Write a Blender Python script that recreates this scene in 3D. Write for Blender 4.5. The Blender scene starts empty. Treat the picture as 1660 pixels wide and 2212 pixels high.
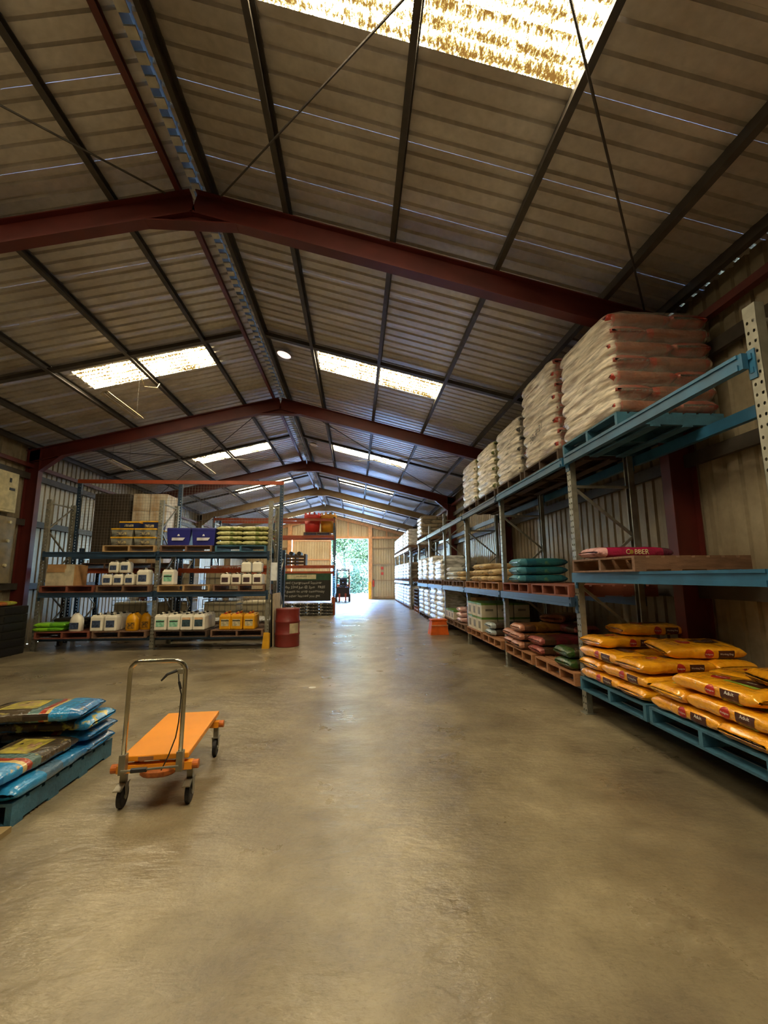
import bpy, bmesh, math, random
from math import sin, cos, pi, radians
from mathutils import Vector, Matrix, noise
random.seed(7)
sc = bpy.context.scene
COL = sc.collection

# ------------------------------------------------------------------ camera, sky, sun, exposure
CAM = Vector((0, 0, 1.6)); PITCH, YAW, ROLL, FPX = .1506, .0655, -.0048, 925.4
F = Vector((sin(YAW)*cos(PITCH), cos(YAW)*cos(PITCH), sin(PITCH)))
R0 = Vector((cos(YAW), -sin(YAW), 0)); U0 = R0.cross(F)
RR = R0*cos(ROLL) + U0*sin(ROLL); UU = U0*cos(ROLL) - R0*sin(ROLL)
cd = bpy.data.cameras.new('camera'); cam = bpy.data.objects.new('camera', cd); COL.objects.link(cam)
m4 = Matrix.Identity(4)
for i in range(3):
    m4[i][0], m4[i][1], m4[i][2], m4[i][3] = RR[i], UU[i], -F[i], CAM[i]
cam.matrix_world = m4
cd.sensor_fit = 'HORIZONTAL'; cd.sensor_width = 36; cd.lens = FPX/1660*36
cd.clip_start = .02; cd.clip_end = 500
sc.camera = cam

w = bpy.data.worlds.new('sky'); sc.world = w; w.use_nodes = True
wn = w.node_tree.nodes; wl = w.node_tree.links
sky = wn.new('ShaderNodeTexSky'); sky.sky_type = 'NISHITA'; sky.sun_disc = False
sky.sun_elevation = radians(55); sky.sun_rotation = radians(-15); sky.air_density = 1.2; sky.dust_density = .6
tint = wn.new('ShaderNodeMixRGB'); tint.blend_type = 'MULTIPLY'; tint.inputs[0].default_value = 1; tint.inputs[2].default_value = (.56, .86, 1.32, 1)
wl.new(sky.outputs[0], tint.inputs[1]); wl.new(tint.outputs[0], wn['Background'].inputs[0]); wn['Background'].inputs[1].default_value = 13
sd = bpy.data.lights.new('sun', 'SUN'); sd.energy = 18; sd.angle = radians(.6); sd.color = (1, .95, .86)
sun = bpy.data.objects.new('sun', sd); COL.objects.link(sun)
sun.rotation_euler = Vector((.75, -2.7, -4.4)).to_track_quat('-Z', 'Y').to_euler()
pd = bpy.data.lights.new('door_portal', 'AREA'); pd.shape = 'RECTANGLE'; pd.size = 5.7; pd.size_y = 4.4; pd.cycles.is_portal = True
po = bpy.data.objects.new('door_portal', pd); COL.objects.link(po); po.location = (-1.9, 32.5, 2.2); po.rotation_euler = (radians(-90), 0, 0)
SKYLIGHT = 55.0      # daylight coming through the fibreglass roof sheets
vs = sc.view_settings
vs.view_transform = 'Standard'; vs.look = 'None'; vs.gamma = 1; vs.exposure = .22; vs.use_curve_mapping = False

# ------------------------------------------------------------------ helpers
MATS = {}
def s2l(c): return tuple((x/12.92 if x <= .04045 else ((x+.055)/1.055)**2.4) for x in c[:3])
def hexc(h): return s2l((int(h[0:2], 16)/255, int(h[2:4], 16)/255, int(h[4:6], 16)/255))
def mat(name, col, rough=.6, metal=0, var=.15, scale=6, bump=0, bscale=30, coat=0, spec=.5, col2=None, stretch=None):
    """procedural paint, card, timber, plastic: two tones mixed by noise in object space"""
    if name in MATS: return MATS[name]
    m = bpy.data.materials.new(name); m.use_nodes = True; n = m.node_tree.nodes; l = m.node_tree.links
    b = n['Principled BSDF']; c = hexc(col); c2 = hexc(col2) if col2 else tuple(x*(1-var*2) for x in c)
    tc = n.new('ShaderNodeTexCoord'); mp = n.new('ShaderNodeMapping'); l.new(tc.outputs['Object'], mp.inputs[0])
    if stretch: mp.inputs['Scale'].default_value = stretch
    nz = n.new('ShaderNodeTexNoise'); nz.inputs['Scale'].default_value = scale; nz.inputs['Detail'].default_value = 5
    l.new(mp.outputs[0], nz.inputs['Vector'])
    rp = n.new('ShaderNodeValToRGB'); rp.color_ramp.elements[0].position = .38; rp.color_ramp.elements[1].position = .62
    rp.color_ramp.elements[0].color = (*c2, 1); rp.color_ramp.elements[1].color = (*c, 1)
    l.new(nz.outputs[0], rp.inputs[0]); l.new(rp.outputs[0], b.inputs['Base Color'])
    b.inputs['Roughness'].default_value = rough; b.inputs['Metallic'].default_value = metal
    b.inputs['Coat Weight'].default_value = coat; b.inputs['Specular IOR Level'].default_value = spec
    if bump:
        n2 = n.new('ShaderNodeTexNoise'); n2.inputs['Scale'].default_value = bscale; n2.inputs['Detail'].default_value = 3
        l.new(mp.outputs[0], n2.inputs['Vector'])
        bp = n.new('ShaderNodeBump'); bp.inputs['Strength'].default_value = bump; bp.inputs['Distance'].default_value = .02
        l.new(n2.outputs[0], bp.inputs['Height']); l.new(bp.outputs[0], b.inputs['Normal'])
    MATS[name] = m; return m

class MB:
    """collects boxes, tubes and sections; build() links them as ONE mesh object"""
    def __init__(s): s.v = []; s.f = []; s.mi = []; s.uv = None; s.smooth = False
    def add(s, vs, fs, mi=0, M=None):
        o = len(s.v); s.v += [tuple(M @ Vector(p)) if M else tuple(p) for p in vs]
        s.f += [tuple(i+o for i in f) for f in fs]; s.mi += [mi]*len(fs); return s
    def box(s, a, b, mi=0, M=None, bev=0):
        (x0, y0, z0), (x1, y1, z1) = a, b
        if bev <= 0:
            return s.add([(x0,y0,z0),(x1,y0,z0),(x1,y1,z0),(x0,y1,z0),(x0,y0,z1),(x1,y0,z1),(x1,y1,z1),(x0,y1,z1)],
                [(0,3,2,1),(4,5,6,7),(0,1,5,4),(1,2,6,5),(2,3,7,6),(3,0,4,7)], mi, M)
        bm = bmesh.new(); bmesh.ops.create_cube(bm, size=1)
        for v in bm.verts:
            v.co = Vector(((x0+x1)/2+v.co.x*(x1-x0), (y0+y1)/2+v.co.y*(y1-y0), (z0+z1)/2+v.co.z*(z1-z0)))
        bmesh.ops.bevel(bm, geom=bm.edges[:], offset=bev, segments=2, profile=.5, affect='EDGES')
        bm.verts.index_update()
        s.add([v.co[:] for v in bm.verts], [tuple(v.index for v in f.verts) for f in bm.faces], mi, M); bm.free(); return s
    def prof(s, pts, p0, p1, up=(0,0,1), closed=True, mi=0, cap=True):
        """extrude a 2-D profile (side, up) from p0 to p1"""
        p0 = Vector(p0); p1 = Vector(p1); d = (p1-p0).normalized(); up = Vector(up)
        sd_ = d.cross(up).normalized(); u = sd_.cross(d)
        n = len(pts); vv = [p0+sd_*a+u*b for a, b in pts]+[p1+sd_*a+u*b for a, b in pts]
        ff = [(i, (i+1) % n, n+(i+1) % n, n+i) for i in range(n if closed else n-1)]
        if cap and closed: ff += [tuple(range(n-1, -1, -1)), tuple(range(n, 2*n))]
        return s.add(vv, ff, mi)
    def bar(s, p0, p1, w_, h, up=(0,0,1), mi=0):
        return s.prof([(-w_/2,-h/2),(w_/2,-h/2),(w_/2,h/2),(-w_/2,h/2)], p0, p1, up, mi=mi)
    def ibeam(s, p0, p1, dep, wid, up=(0,0,1), tf=.014, tw=.01):
        a, h = wid/2, dep/2; t = tw/2
        return s.prof([(-a,-h),(a,-h),(a,-h+tf),(t,-h+tf),(t,h-tf),(a,h-tf),(a,h),(-a,h),(-a,h-tf),(-t,h-tf),(-t,-h+tf),(-a,-h+tf)], p0, p1, up)
    def tube(s, pts, r, n=8, mi=0, cap=True):
        pts = [Vector(p) for p in pts]; rs = r if isinstance(r, (list, tuple)) else [r]*len(pts); rings = []
        d0 = (pts[1]-pts[0]).normalized(); up = Vector((0,0,1)) if abs(d0.z) < .9 else Vector((1,0,0)); a = d0.cross(up).normalized()
        for i, p in enumerate(pts):
            d = (pts[min(i+1, len(pts)-1)]-pts[max(i-1, 0)]).normalized(); a = (a-d*a.dot(d)).normalized(); b = d.cross(a)
            rings.append([p+(a*cos(2*pi*k/n)+b*sin(2*pi*k/n))*rs[i] for k in range(n)])
        vv = [q for rg in rings for q in rg]; ff = []
        for i in range(len(pts)-1):
            for k in range(n): ff.append((i*n+k, i*n+(k+1) % n, (i+1)*n+(k+1) % n, (i+1)*n+k))
        if cap: ff += [tuple(range(n-1, -1, -1)), tuple(range((len(pts)-1)*n, len(pts)*n))]
        return s.add(vv, ff, mi)
    def lathe(s, prof, c=(0,0,0), n=24, mi=0, sx=1, sy=1, sq=1, M=None):
        """(r,z) profile round z; sq<1 makes the section squarer"""
        vv = []
        for r, z in prof:
            for k in range(n):
                t = 2*pi*k/n; cc, ss = cos(t), sin(t)
                cc = math.copysign(abs(cc)**sq, cc); ss = math.copysign(abs(ss)**sq, ss)
                vv.append((c[0]+cc*r*sx, c[1]+ss*r*sy, c[2]+z))
        ff = []
        for i in range(len(prof)-1):
            for k in range(n): ff.append((i*n+k, i*n+(k+1) % n, (i+1)*n+(k+1) % n, (i+1)*n+k))
        ff += [tuple(range(n-1, -1, -1)), tuple(range((len(prof)-1)*n, len(prof)*n))]
        return s.add(vv, ff, mi, M)
    def mesh(s, name, mats):
        me = bpy.data.meshes.new(name); me.from_pydata(s.v, [], s.f)
        for m_ in (mats if isinstance(mats, (list, tuple)) else [mats]): me.materials.append(m_)
        if any(s.mi): me.polygons.foreach_set('material_index', s.mi)
        if s.smooth: me.polygons.foreach_set('use_smooth', [True]*len(s.f))
        if s.uv:
            ul = me.uv_layers.new(name='UVMap')
            for lp in me.loops: ul.data[lp.index].uv = s.uv[lp.vertex_index]
        me.update(); return me
    def build(s, name, mats, parent=None, **kw):
        return link(s.mesh(name, mats), name, parent, **kw)
def link(me, name, parent=None, loc=(0,0,0), rot=(0,0,0), label=None, scl=None):
    o = bpy.data.objects.new(name, me); COL.objects.link(o); o.location = loc; o.rotation_euler = rot
    if scl: o.scale = scl
    if parent: o.parent = parent
    if label: o['label'] = label
    return o
def tag(o, label=None, cat=None, group=None, kind=None):
    if label: o['label'] = label
    if cat: o['category'] = cat
    if group: o['group'] = group
    if kind: o['kind'] = kind
    return o
def thing(name, label, cat, loc=(0,0,0), rz=0, group=None, kind=None):
    o = bpy.data.objects.new(name, None); COL.objects.link(o); o.location = loc; o.rotation_euler = (0, 0, rz)
    o.empty_display_size = .1
    return tag(o, label, cat, group, kind)
def dup(root, loc, rz, label, group=None):
    r = root.copy(); COL.objects.link(r); r.location = loc; r.rotation_euler = rz if isinstance(rz, tuple) else (0, 0, rz)
    r['label'] = label
    if group: r['group'] = group
    for ch in list(root.children):
        c = ch.copy(); COL.objects.link(c); c.parent = r
        for g in list(ch.children):
            d = g.copy(); COL.objects.link(d); d.parent = c
    return r
TXT = {}
def text_geo(s, flip=False):
    """vertices and faces of a word, 1 unit high capital letters, starting at x=0"""
    if s in TXT: return TXT[s]
    cu = bpy.data.curves.new('t', 'FONT'); cu.body = s; cu.size = 1; cu.resolution_u = 2
    ob = bpy.data.objects.new('t', cu); COL.objects.link(ob)
    me = bpy.data.meshes.new_from_object(ob.evaluated_get(bpy.context.evaluated_depsgraph_get()))
    vv = [v.co[:] for v in me.vertices]; ff = [tuple(p.vertices) for p in me.polygons]
    bpy.data.objects.remove(ob); bpy.data.curves.remove(cu)
    TXT[s] = (vv, ff, max(v[0] for v in vv)); return TXT[s]
def flat_text(mb, s, org, xdir, ydir, size, mi=0, center=True, jit=0):
    vv, ff, wd = text_geo(s); o = Vector(org); x = Vector(xdir).normalized(); y = Vector(ydir).normalized()
    off = wd/2 if center else 0
    mb.add([o+x*((a-off)*size)+y*(b*size+jit*sin(a*2.1)) for a, b, _ in vv], ff, mi)

# ------------------------------------------------------------------ materials
def galv(name, c1, c2, rough, metal, dirt='3a2f22'):
    m = bpy.data.materials.new(name); m.use_nodes = True; n = m.node_tree.nodes; l = m.node_tree.links; b = n['Principled BSDF']
    tc = n.new('ShaderNodeTexCoord'); a = n.new('ShaderNodeTexNoise'); a.inputs['Scale'].default_value = .9; a.inputs['Detail'].default_value = 6
    l.new(tc.outputs['Object'], a.inputs[0]); r = n.new('ShaderNodeValToRGB')
    r.color_ramp.elements[0].position = .35; r.color_ramp.elements[1].position = .68
    r.color_ramp.elements[0].color = (*hexc(c2), 1); r.color_ramp.elements[1].color = (*hexc(c1), 1)
    l.new(a.outputs[0], r.inputs[0])
    f2 = n.new('ShaderNodeTexNoise'); f2.inputs['Scale'].default_value = 14; l.new(tc.outputs['Object'], f2.inputs[0])
    mx = n.new('ShaderNodeMixRGB'); mx.blend_type = 'MULTIPLY'; mx.inputs[0].default_value = .35
    l.new(r.outputs[0], mx.inputs[1]); l.new(f2.outputs[0], mx.inputs[2]); l.new(mx.outputs[0], b.inputs['Base Color'])
    b.inputs['Metallic'].default_value = metal; b.inputs['Roughness'].default_value = rough
    MATS[name] = m; return m
ROOF = galv('roof_steel', 'e2dcd6', 'bdb4ab', .42, .35)
ROOF2 = galv('white_roof_steel', 'c9c8c4', 'b4b2ac', .5, .15)
WALL = galv('wall_steel', 'b8ab90', '968870', .5, .2)
ENDW = galv('end_wall_steel', 'd8bf92', 'c4a878', .55, .1)
PURL = mat('purlin_steel', '4c4640', .6, .25, .12)
RED = mat('red_oxide_paint', '5e2019', .5, 0, .12, 3)
CREAMST = mat('cream_frame_paint', 'a8906c', .5, 0, .1, 3)
ORWOOD = mat('orange_timber_post', 'd89a62', .6, 0, .1)
GALV = mat('rack_galvanised', '9a988c', .42, .55, .12, 9)
BLUE = mat('rack_blue_paint', '2b6286', .4, 0, .14, 4)
BLUED = mat('rack_dark_blue_paint', '2c4660', .42, 0, .14, 4)
ORANGE = mat('rack_orange_paint', 'a84a26', .45, 0, .12, 4)
YEL = mat('guard_yellow', 'dfa51c', .5, 0, .1)
W_OR = mat('pallet_timber_orange', 'a8744c', .75, 0, .14, 5, .3, 40, stretch=(1,6,6))
W_RD = mat('pallet_timber_red', '854a38', .75, 0, .14, 5, .3, 40)
W_BR = mat('pallet_timber_brown', '80604a', .78, 0, .16, 5, .3, 40, stretch=(1,6,6))
W_DK = mat('pallet_timber_dark', '4c3a2c', .8, 0, .16, 5, .3, 40)
W_BL = mat('pallet_blue', '3b6c84', .6, 0, .17, 5, .3, 40, col2='30556a')
W_NAT = mat('pallet_timber_pale', 'b39366', .75, 0, .14, 5, .3, 40)
BLACK = mat('black_rubber', '17151a', .6, 0, .1)
CHROME = mat('chrome', 'b8b4a4', .18, 1, .05)
DARK = mat('dark_charcoal', '26241f', .7, 0, .15)

def concrete():
    m = bpy.data.materials.new('floor_concrete'); m.use_nodes = True; n = m.node_tree.nodes; l = m.node_tree.links; b = n['Principled BSDF']
    tc = n.new('ShaderNodeTexCoord')
    def nz(s, d, rgh=.55, vec=None, st=None):
        t = n.new('ShaderNodeTexNoise'); t.inputs['Scale'].default_value = s; t.inputs['Detail'].default_value = d; t.inputs['Roughness'].default_value = rgh
        mp = n.new('ShaderNodeMapping'); mp.inputs['Scale'].default_value = st or (1,1,1)
        l.new(tc.outputs['Object'], mp.inputs[0]); l.new(mp.outputs[0], t.inputs['Vector']); return t
    a = nz(1.0, 8, .65); r = n.new('ShaderNodeValToRGB'); e = r.color_ramp.elements
    e[0].position = .3; e[0].color = (*hexc('635746'), 1); e[1].position = .7; e[1].color = (*hexc('a3967a'), 1)
    x = e.new(.5); x.color = (*hexc('82765e'), 1); l.new(a.outputs[0], r.inputs[0])
    st = nz(.55, 5, .6); r2 = n.new('ShaderNodeValToRGB'); r2.color_ramp.elements[0].position = .36; r2.color_ramp.elements[0].color = (.62,.58,.55,1)
    r2.color_ramp.elements[1].position = .52; r2.color_ramp.elements[1].color = (1,1,1,1); l.new(st.outputs[0], r2.inputs[0])
    mx = n.new('ShaderNodeMixRGB'); mx.blend_type = 'MULTIPLY'; mx.inputs[0].default_value = .6
    l.new(r.outputs[0], mx.inputs[1]); l.new(r2.outputs[0], mx.inputs[2])
    fn = nz(38, 6, .75); r3 = n.new('ShaderNodeValToRGB'); r3.color_ramp.elements[0].position = .25; r3.color_ramp.elements[0].color = (.5,.47,.42,1)
    r3.color_ramp.elements[1].position = .5; r3.color_ramp.elements[1].color = (1,1,1,1); l.new(fn.outputs[0], r3.inputs[0])
    m2 = n.new('ShaderNodeMixRGB'); m2.blend_type = 'MULTIPLY'; m2.inputs[0].default_value = .75
    l.new(mx.outputs[0], m2.inputs[1]); l.new(r3.outputs[0], m2.inputs[2])
    sp = nz(2.1, 6, .6); r4 = n.new('ShaderNodeValToRGB'); r4.color_ramp.elements[0].position = .58; r4.color_ramp.elements[0].color = (1,1,1,1)
    r4.color_ramp.elements[1].position = .78; r4.color_ramp.elements[1].color = (.6,.56,.52,1); l.new(sp.outputs[0], r4.inputs[0])
    m3 = n.new('ShaderNodeMixRGB'); m3.blend_type = 'MULTIPLY'; m3.inputs[0].default_value = .7
    l.new(m2.outputs[0], m3.inputs[1]); l.new(r4.outputs[0], m3.inputs[2]); l.new(m3.outputs[0], b.inputs['Base Color'])
    rr = nz(1.6, 6, .6); mr = n.new('ShaderNodeMapRange'); mr.inputs[1].default_value = .3; mr.inputs[2].default_value = .7
    mr.inputs[3].default_value = .24; mr.inputs[4].default_value = .44; l.new(rr.outputs[0], mr.inputs[0]); l.new(mr.outputs[0], b.inputs['Roughness'])
    b.inputs['Specular IOR Level'].default_value = 1.0
    rip = nz(4.2, 5, .6, st=(1,1.8,1)); bp = n.new('ShaderNodeBump'); bp.inputs['Strength'].default_value = .6; bp.inputs['Distance'].default_value = .025
    l.new(rip.outputs[0], bp.inputs['Height'])
    b2 = n.new('ShaderNodeBump'); b2.inputs['Strength'].default_value = .12; b2.inputs['Distance'].default_value = .004
    l.new(fn.outputs[0], b2.inputs['Height']); l.new(bp.outputs[0], b2.inputs['Normal']); l.new(b2.outputs[0], b.inputs['Normal'])
    return m
CONC = concrete()
def fibreglass():
    """weathered yellow fibreglass sheet that daylight passes through, speckled with grime"""
    m = bpy.data.materials.new('fibreglass_skylight'); m.use_nodes = True; n = m.node_tree.nodes; l = m.node_tree.links
    n.remove(n['Principled BSDF']); em = n.new('ShaderNodeEmission'); tc = n.new('ShaderNodeTexCoord')
    mp = n.new('ShaderNodeMapping'); mp.inputs['Scale'].default_value = (3,1.6,1); l.new(tc.outputs['Object'], mp.inputs[0])
    a = n.new('ShaderNodeTexNoise'); a.inputs['Scale'].default_value = 15; a.inputs['Detail'].default_value = 8; a.inputs['Roughness'].default_value = .75
    l.new(mp.outputs[0], a.inputs[0])
    c = n.new('ShaderNodeTexNoise'); c.inputs['Scale'].default_value = 2.2; c.inputs['Detail'].default_value = 2; l.new(tc.outputs['Object'], c.inputs[0])
    wv = n.new('ShaderNodeTexWave'); wv.bands_direction = 'Y'; wv.inputs['Scale'].default_value = 1/.1905/2/pi*pi; wv.inputs['Distortion'].default_value = .4
    l.new(tc.outputs['Object'], wv.inputs[0])
    ad = n.new('ShaderNodeMath'); ad.operation = 'MULTIPLY_ADD'; ad.inputs[1].default_value = .11; l.new(wv.outputs[1], ad.inputs[0]); l.new(a.outputs[0], ad.inputs[2])
    a2 = n.new('ShaderNodeMath'); a2.operation = 'MULTIPLY_ADD'; a2.inputs[1].default_value = .25; l.new(c.outputs[0], a2.inputs[0]); l.new(ad.outputs[0], a2.inputs[2])
    r = n.new('ShaderNodeValToRGB'); e = r.color_ramp.elements; e[0].position = .56; e[0].color = (.0055,.0027,.0006,1); e[1].position = .73; e[1].color = (1,.84,.55,1)
    q_ = e.new(.615); q_.color = (.0125,.0078,.0018,1); q_ = e.new(.645); q_.color = (.022,.018,.0068,1); q_ = e.new(.69); q_.color = (.05,.044,.022,1)
    l.new(a2.outputs[0], r.inputs[0]); l.new(r.outputs[0], em.inputs[0]); em.inputs[1].default_value = SKYLIGHT
    l.new(em.outputs[0], n['Material Output'].inputs[0]); return m
FIBRE = fibreglass()

# ------------------------------------------------------------------ the building
RX, RZ, SL = -2.0, 6.265, .25                  # ridge line, rafter top at ridge, roof slope
XR, XL, Y0, YE = 4.03, -8.13, -7.6, 32.2
FY = [-7.45, -1.35, 4.75, 10.855, 16.96, 22.18, 27.47]
def rz_(x, d=0): return RZ - SL*abs(x-RX) + d
fl = thing('floor', 'smooth worn concrete slab floor of the shed', 'floor', kind='structure')
MB().box((XL,Y0,-.12), (XR,16.965,0)).build('slab', CONC, fl)
MB().box((XL,16.977,-.12), (XR,YE+.1,0)).build('slab', CONC, fl)
MB().box((XL,Y0,-.16), (XR,YE,-.125)).build('slab_base', DARK, fl)

PIT = .1905
def sheet_profile(nr, x0=0):
    """(along, height) points of nr ribs"""
    p = [(x0, 0)]
    for k in range(nr):
        a = x0+k*PIT
        p += [(a+.066, 0), (a+.082, .029), (a+.110, .029), (a+.126, 0), (a+PIT*1.002, 0)]
    return p
def roof_sheet_mesh(name, side, o0, o1, m_):
    """one 762 mm roof sheet between two offsets from the ridge; local origin at ridge, y from 0"""
    mb = MB(); pr = sheet_profile(4); n = len(pr); c = math.sqrt(1+SL*SL)
    for o in (o0, o1):
        for a, h in pr: mb.v.append((side*o + side*SL/c*h, a, -SL*o + h/c))
    mb.f = [(i, i+1, n+i+1, n+i) for i in range(n-1)]; mb.mi = [0]*len(mb.f); return mb.mesh(name, m_)
ceil = thing('ceiling', 'underside of ribbed steel roof sheets over purlins', 'ceiling', kind='structure')
YS = 8.13 - 21*.762
nS = int((YE+.3-YS)/.762)+1
SK = [11, 12, 13, 21, 29, 36, 43, 49]  # lowest entries are unseen extra sheets, added to brighten the foreground floor
for side in (1, -1):
    omax = (XR-RX+.12) if side > 0 else (RX-XL+.12)
    off = (1.2, 3.75) if side > 0 else (.95, 3.5)
    fulls, ups, dns = zip(*[(roof_sheet_mesh('roof_sheet', side, .06, omax, q), roof_sheet_mesh('roof_sheet', side, .06, off[0], q), roof_sheet_mesh('roof_sheet', side, off[1], omax, q)) for q in (ROOF, ROOF2)])
    sky_m = roof_sheet_mesh('window', side, off[0], off[1], FIBRE)
    for k in range(nS):
        L0 = (RX, YS+k*.762, RZ+.15); q = 1 if L0[1] > 16.6 else 0; full, up, dn = fulls[q], ups[q], dns[q]
        if k in SK and not (side < 0 and k < 13):
            link(up, 'roof_sheet', ceil, L0); link(dn, 'roof_sheet', ceil, L0)
            o = link(sky_m, 'window_%d' % (SK.index(k)*2+(1 if side > 0 else 2)), None, L0)
            tag(o, 'yellowed fibreglass skylight sheet in %s roof slope, number %d counted from the back of the shed, the lowest numbers being added unseen sheets' % ('right' if side > 0 else 'left', SK.index(k)+1), 'skylight', kind='structure')
        else: link(full, 'roof_sheet', ceil, L0)
rc = MB(); rc.add([(RX-.22,YS,RZ+.13),(RX,YS,RZ+.2),(RX+.22,YS,RZ+.13),(RX-.22,YE+.3,RZ+.13),(RX,YE+.3,RZ+.2),(RX+.22,YE+.3,RZ+.13)], [(0,1,4,3),(1,2,5,4)])
rc.build('ridge_cap', PURL, ceil)
rb = MB(); yy = YS+.02
while yy < YE:
    rb.box((RX-.05, yy, RZ+.10), (RX+.05, yy+.10, RZ+.12)); yy += PIT
tag(rb.build('ridge_light_dash', mat('gap_light_white', 'd8d4c8', .7), ceil), kind='stuff')  # pale blocks put in as the dashes of light along the ridge gap

# purlins
def purlin(x, y0=Y0, y1=YE, m_=PURL, dep=.15, name='purlin', lab=None):
    z = rz_(x); s = 1 if x > RX else -1; up = Vector((SL*s, 0, 1)).normalized(); t = .012
    pts = [(-.03,0),(.03,0),(.03,.02),(.03-t,.02),(.03-t,t),(-.03+t,t),(-.03+t,dep-t),(.03-t,dep-t),(.03-t,dep-.02),(.03,dep-.02),(.03,dep),(-.03,dep)]
    mb = MB(); mb.prof(pts, (x, y0, z), (x, y1, z), up)
    return tag(mb.build(name, m_), lab, 'purlin', kind='structure')
for i, d in enumerate((1.12, 2.42, 3.72, 5.08)):
    purlin(RX+d, lab='steel roof purlin on the right slope, %s from the ridge' % ('first','second','third','fourth')[i])
for i, d in enumerate((.92, 2.28, 3.66, 5.02)):
    purlin(RX-d, lab='steel roof purlin on the left slope, %s from the ridge' % ('first','second','third','fourth')[i])
purlin(RX-.17, m_=RED, lab='dark red ridge purlin left of the ridge line')
purlin(RX+.20, m_=PURL, lab='grey ridge purlin right of the ridge line')
purlin(XR-.2, m_=PURL, lab='eave purlin along the top of the right wall')
purlin(XL+.2, m_=PURL, lab='eave purlin along the top of the left wall')
# bridging struts at mid bay
for yb in (1.7, 7.83, 13.9, 19.55, 24.8):
    for s_, xe in ((1, XR-.2), (-1, XL+.2)):
        mb = MB(); mb.prof([(-.05,0),(.05,0),(.05,.07),(-.05,.07)], (RX+s_*.2, yb, rz_(RX+.2)+.02), (xe, yb, rz_(xe)+.02))
        tag(mb.build('bridging_strut', PURL), 'cross strut between purlins on the %s slope, %.0f metres down the shed' % ('right' if s_ > 0 else 'left', yb), 'strut', kind='structure')

# portal frames
def portal(y, m_, k):
    t = thing('portal_frame', '%s steel portal frame across the shed, number %d from the back' % ('dark red' if m_ is RED else 'cream brown', k+1), 'frame', (0, y, 0), kind='structure')
    D, W = .31, .15
    for s_ in (1, -1):
        xi, xw = (3.68, XR-.02) if s_ > 0 else (-7.80, XL+.02)
        up = Vector((SL*s_, 0, 1)).normalized()
        mb = MB(); c0 = Vector((RX, 0, RZ-D/2*1.03)); c1 = Vector((xw, 0, rz_(xw)-D/2*1.03))
        mb.ibeam(c0, c1, D, W, up)
        # apex haunch and cleat
        mb.add([(RX,-.005,RZ-D),(RX+s_*.5,-.005,rz_(RX+.5)-D-.005),(RX,-.005,rz_(RX+.5)-D-.005),(RX,.005,RZ-D),(RX+s_*.5,.005,rz_(RX+.5)-D-.005),(RX,.005,rz_(RX+.5)-D-.005)],
               [(0,1,2),(5,4,3),(0,3,4,1),(1,4,5,2)])
        mb.bar((RX, 0, rz_(RX+.5)-D-.012), (RX+s_*.53, 0, rz_(RX+.5)-D-.012), W, .014)
        mb.build('rafter', m_, t)
        mc = MB(); xc = (xi+xw)/2; mc.ibeam((xc, 0, 0), (xc, 0, rz_(xi)-.02), abs(xw-xi), W, (1,0,0))
        mc.box((xi-.02 if s_ > 0 else xw-.0, -.12, 0), (xw if s_ > 0 else xi+.02, .12, .02))
        # knee haunch
        mc.add([(xi,-.006,rz_(xi)-D-.28),(xi,-.006,rz_(xi)-D),(xi-s_*.5,-.006,rz_(xi-s_*.5)-D),(xi,.006,rz_(xi)-D-.28),(xi,.006,rz_(xi)-D),(xi-s_*.5,.006,rz_(xi-s_*.5)-D)],
               [(0,1,2),(5,4,3),(0,2,5,3)])
        mc.bar((xi, 0, rz_(xi)-D-.28), (xi-s_*.5, 0, rz_(xi-s_*.5)-D), W, .014)
        mc.build('column', m_, t)
    return t
for k, y in enumerate(FY): portal(y, RED if y < 17 else CREAMST, k)

# tension rods
def rod(a, b, lab):
    mb = MB(); mb.tube([a, b], .011, 6); mb.box((b[0]-.03,b[1]-.03,b[2]-.01),(b[0]+.03,b[1]+.03,b[2]+.01)); tag(mb.build('brace_rod', PURL), lab, 'rod', kind='structure')
def rt(x, y): return (x, y, rz_(x)-.04)
for (ya, yb, nm) in ((-1.25, 4.65, 'nearest'), (10.95, 16.85, 'second')):
    rod(rt(-1.65, yb), rt(3.6, ya), 'long diagonal tension rod under right roof slope, ridge end far, in the %s braced bay' % nm)
    rod(rt(3.55, yb), rt(-1.65, ya), 'long diagonal tension rod under right roof slope, eave end far, in the %s braced bay' % nm)
    rod(rt(-2.3, yb), rt(-7.6, ya), 'diagonal tension rod under left roof slope, ridge end far, in the %s braced bay' % nm)
    rod(rt(-7.6, yb), rt(-2.3, ya), 'diagonal tension rod under left roof slope, eave end far, in the %s braced bay' % nm)

# walls
def wall_sheet_mesh(name, h0, h1, m_, nr=4):
    """vertical sheet along +y, ribs to +x; top may slope (h0 to h1)"""
    mb = MB(); pr = sheet_profile(nr); n = len(pr); Lw = nr*PIT
    for top in (0, 1):
        for a, h in pr: mb.v.append((h, a, (h0+(h1-h0)*a/Lw) if top else 0))
    mb.f = [(i, i+1, n+i+1, n+i) for i in range(n-1)]; mb.mi = [0]*len(mb.f); return mb.mesh(name, m_)
wr = thing('wall_right', 'ribbed steel side wall behind the long pallet racking', 'wall', kind='structure')
wlft = thing('wall_left', 'ribbed steel side wall on the left', 'wall', kind='structure')
me = wall_sheet_mesh('wall_sheet', rz_(XR)+.15, rz_(XR)+.15, WALL); mel = wall_sheet_mesh('wall_sheet', rz_(XL)+.15, rz_(XL)+.15, WALL)
y = Y0
while y < YE-.1:
    link(me, 'wall_sheet', wr, (XR, y, 0)); link(mel, 'wall_sheet', wlft, (XL, y+.762, 0), (0, 0, pi)); y += .762
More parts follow.
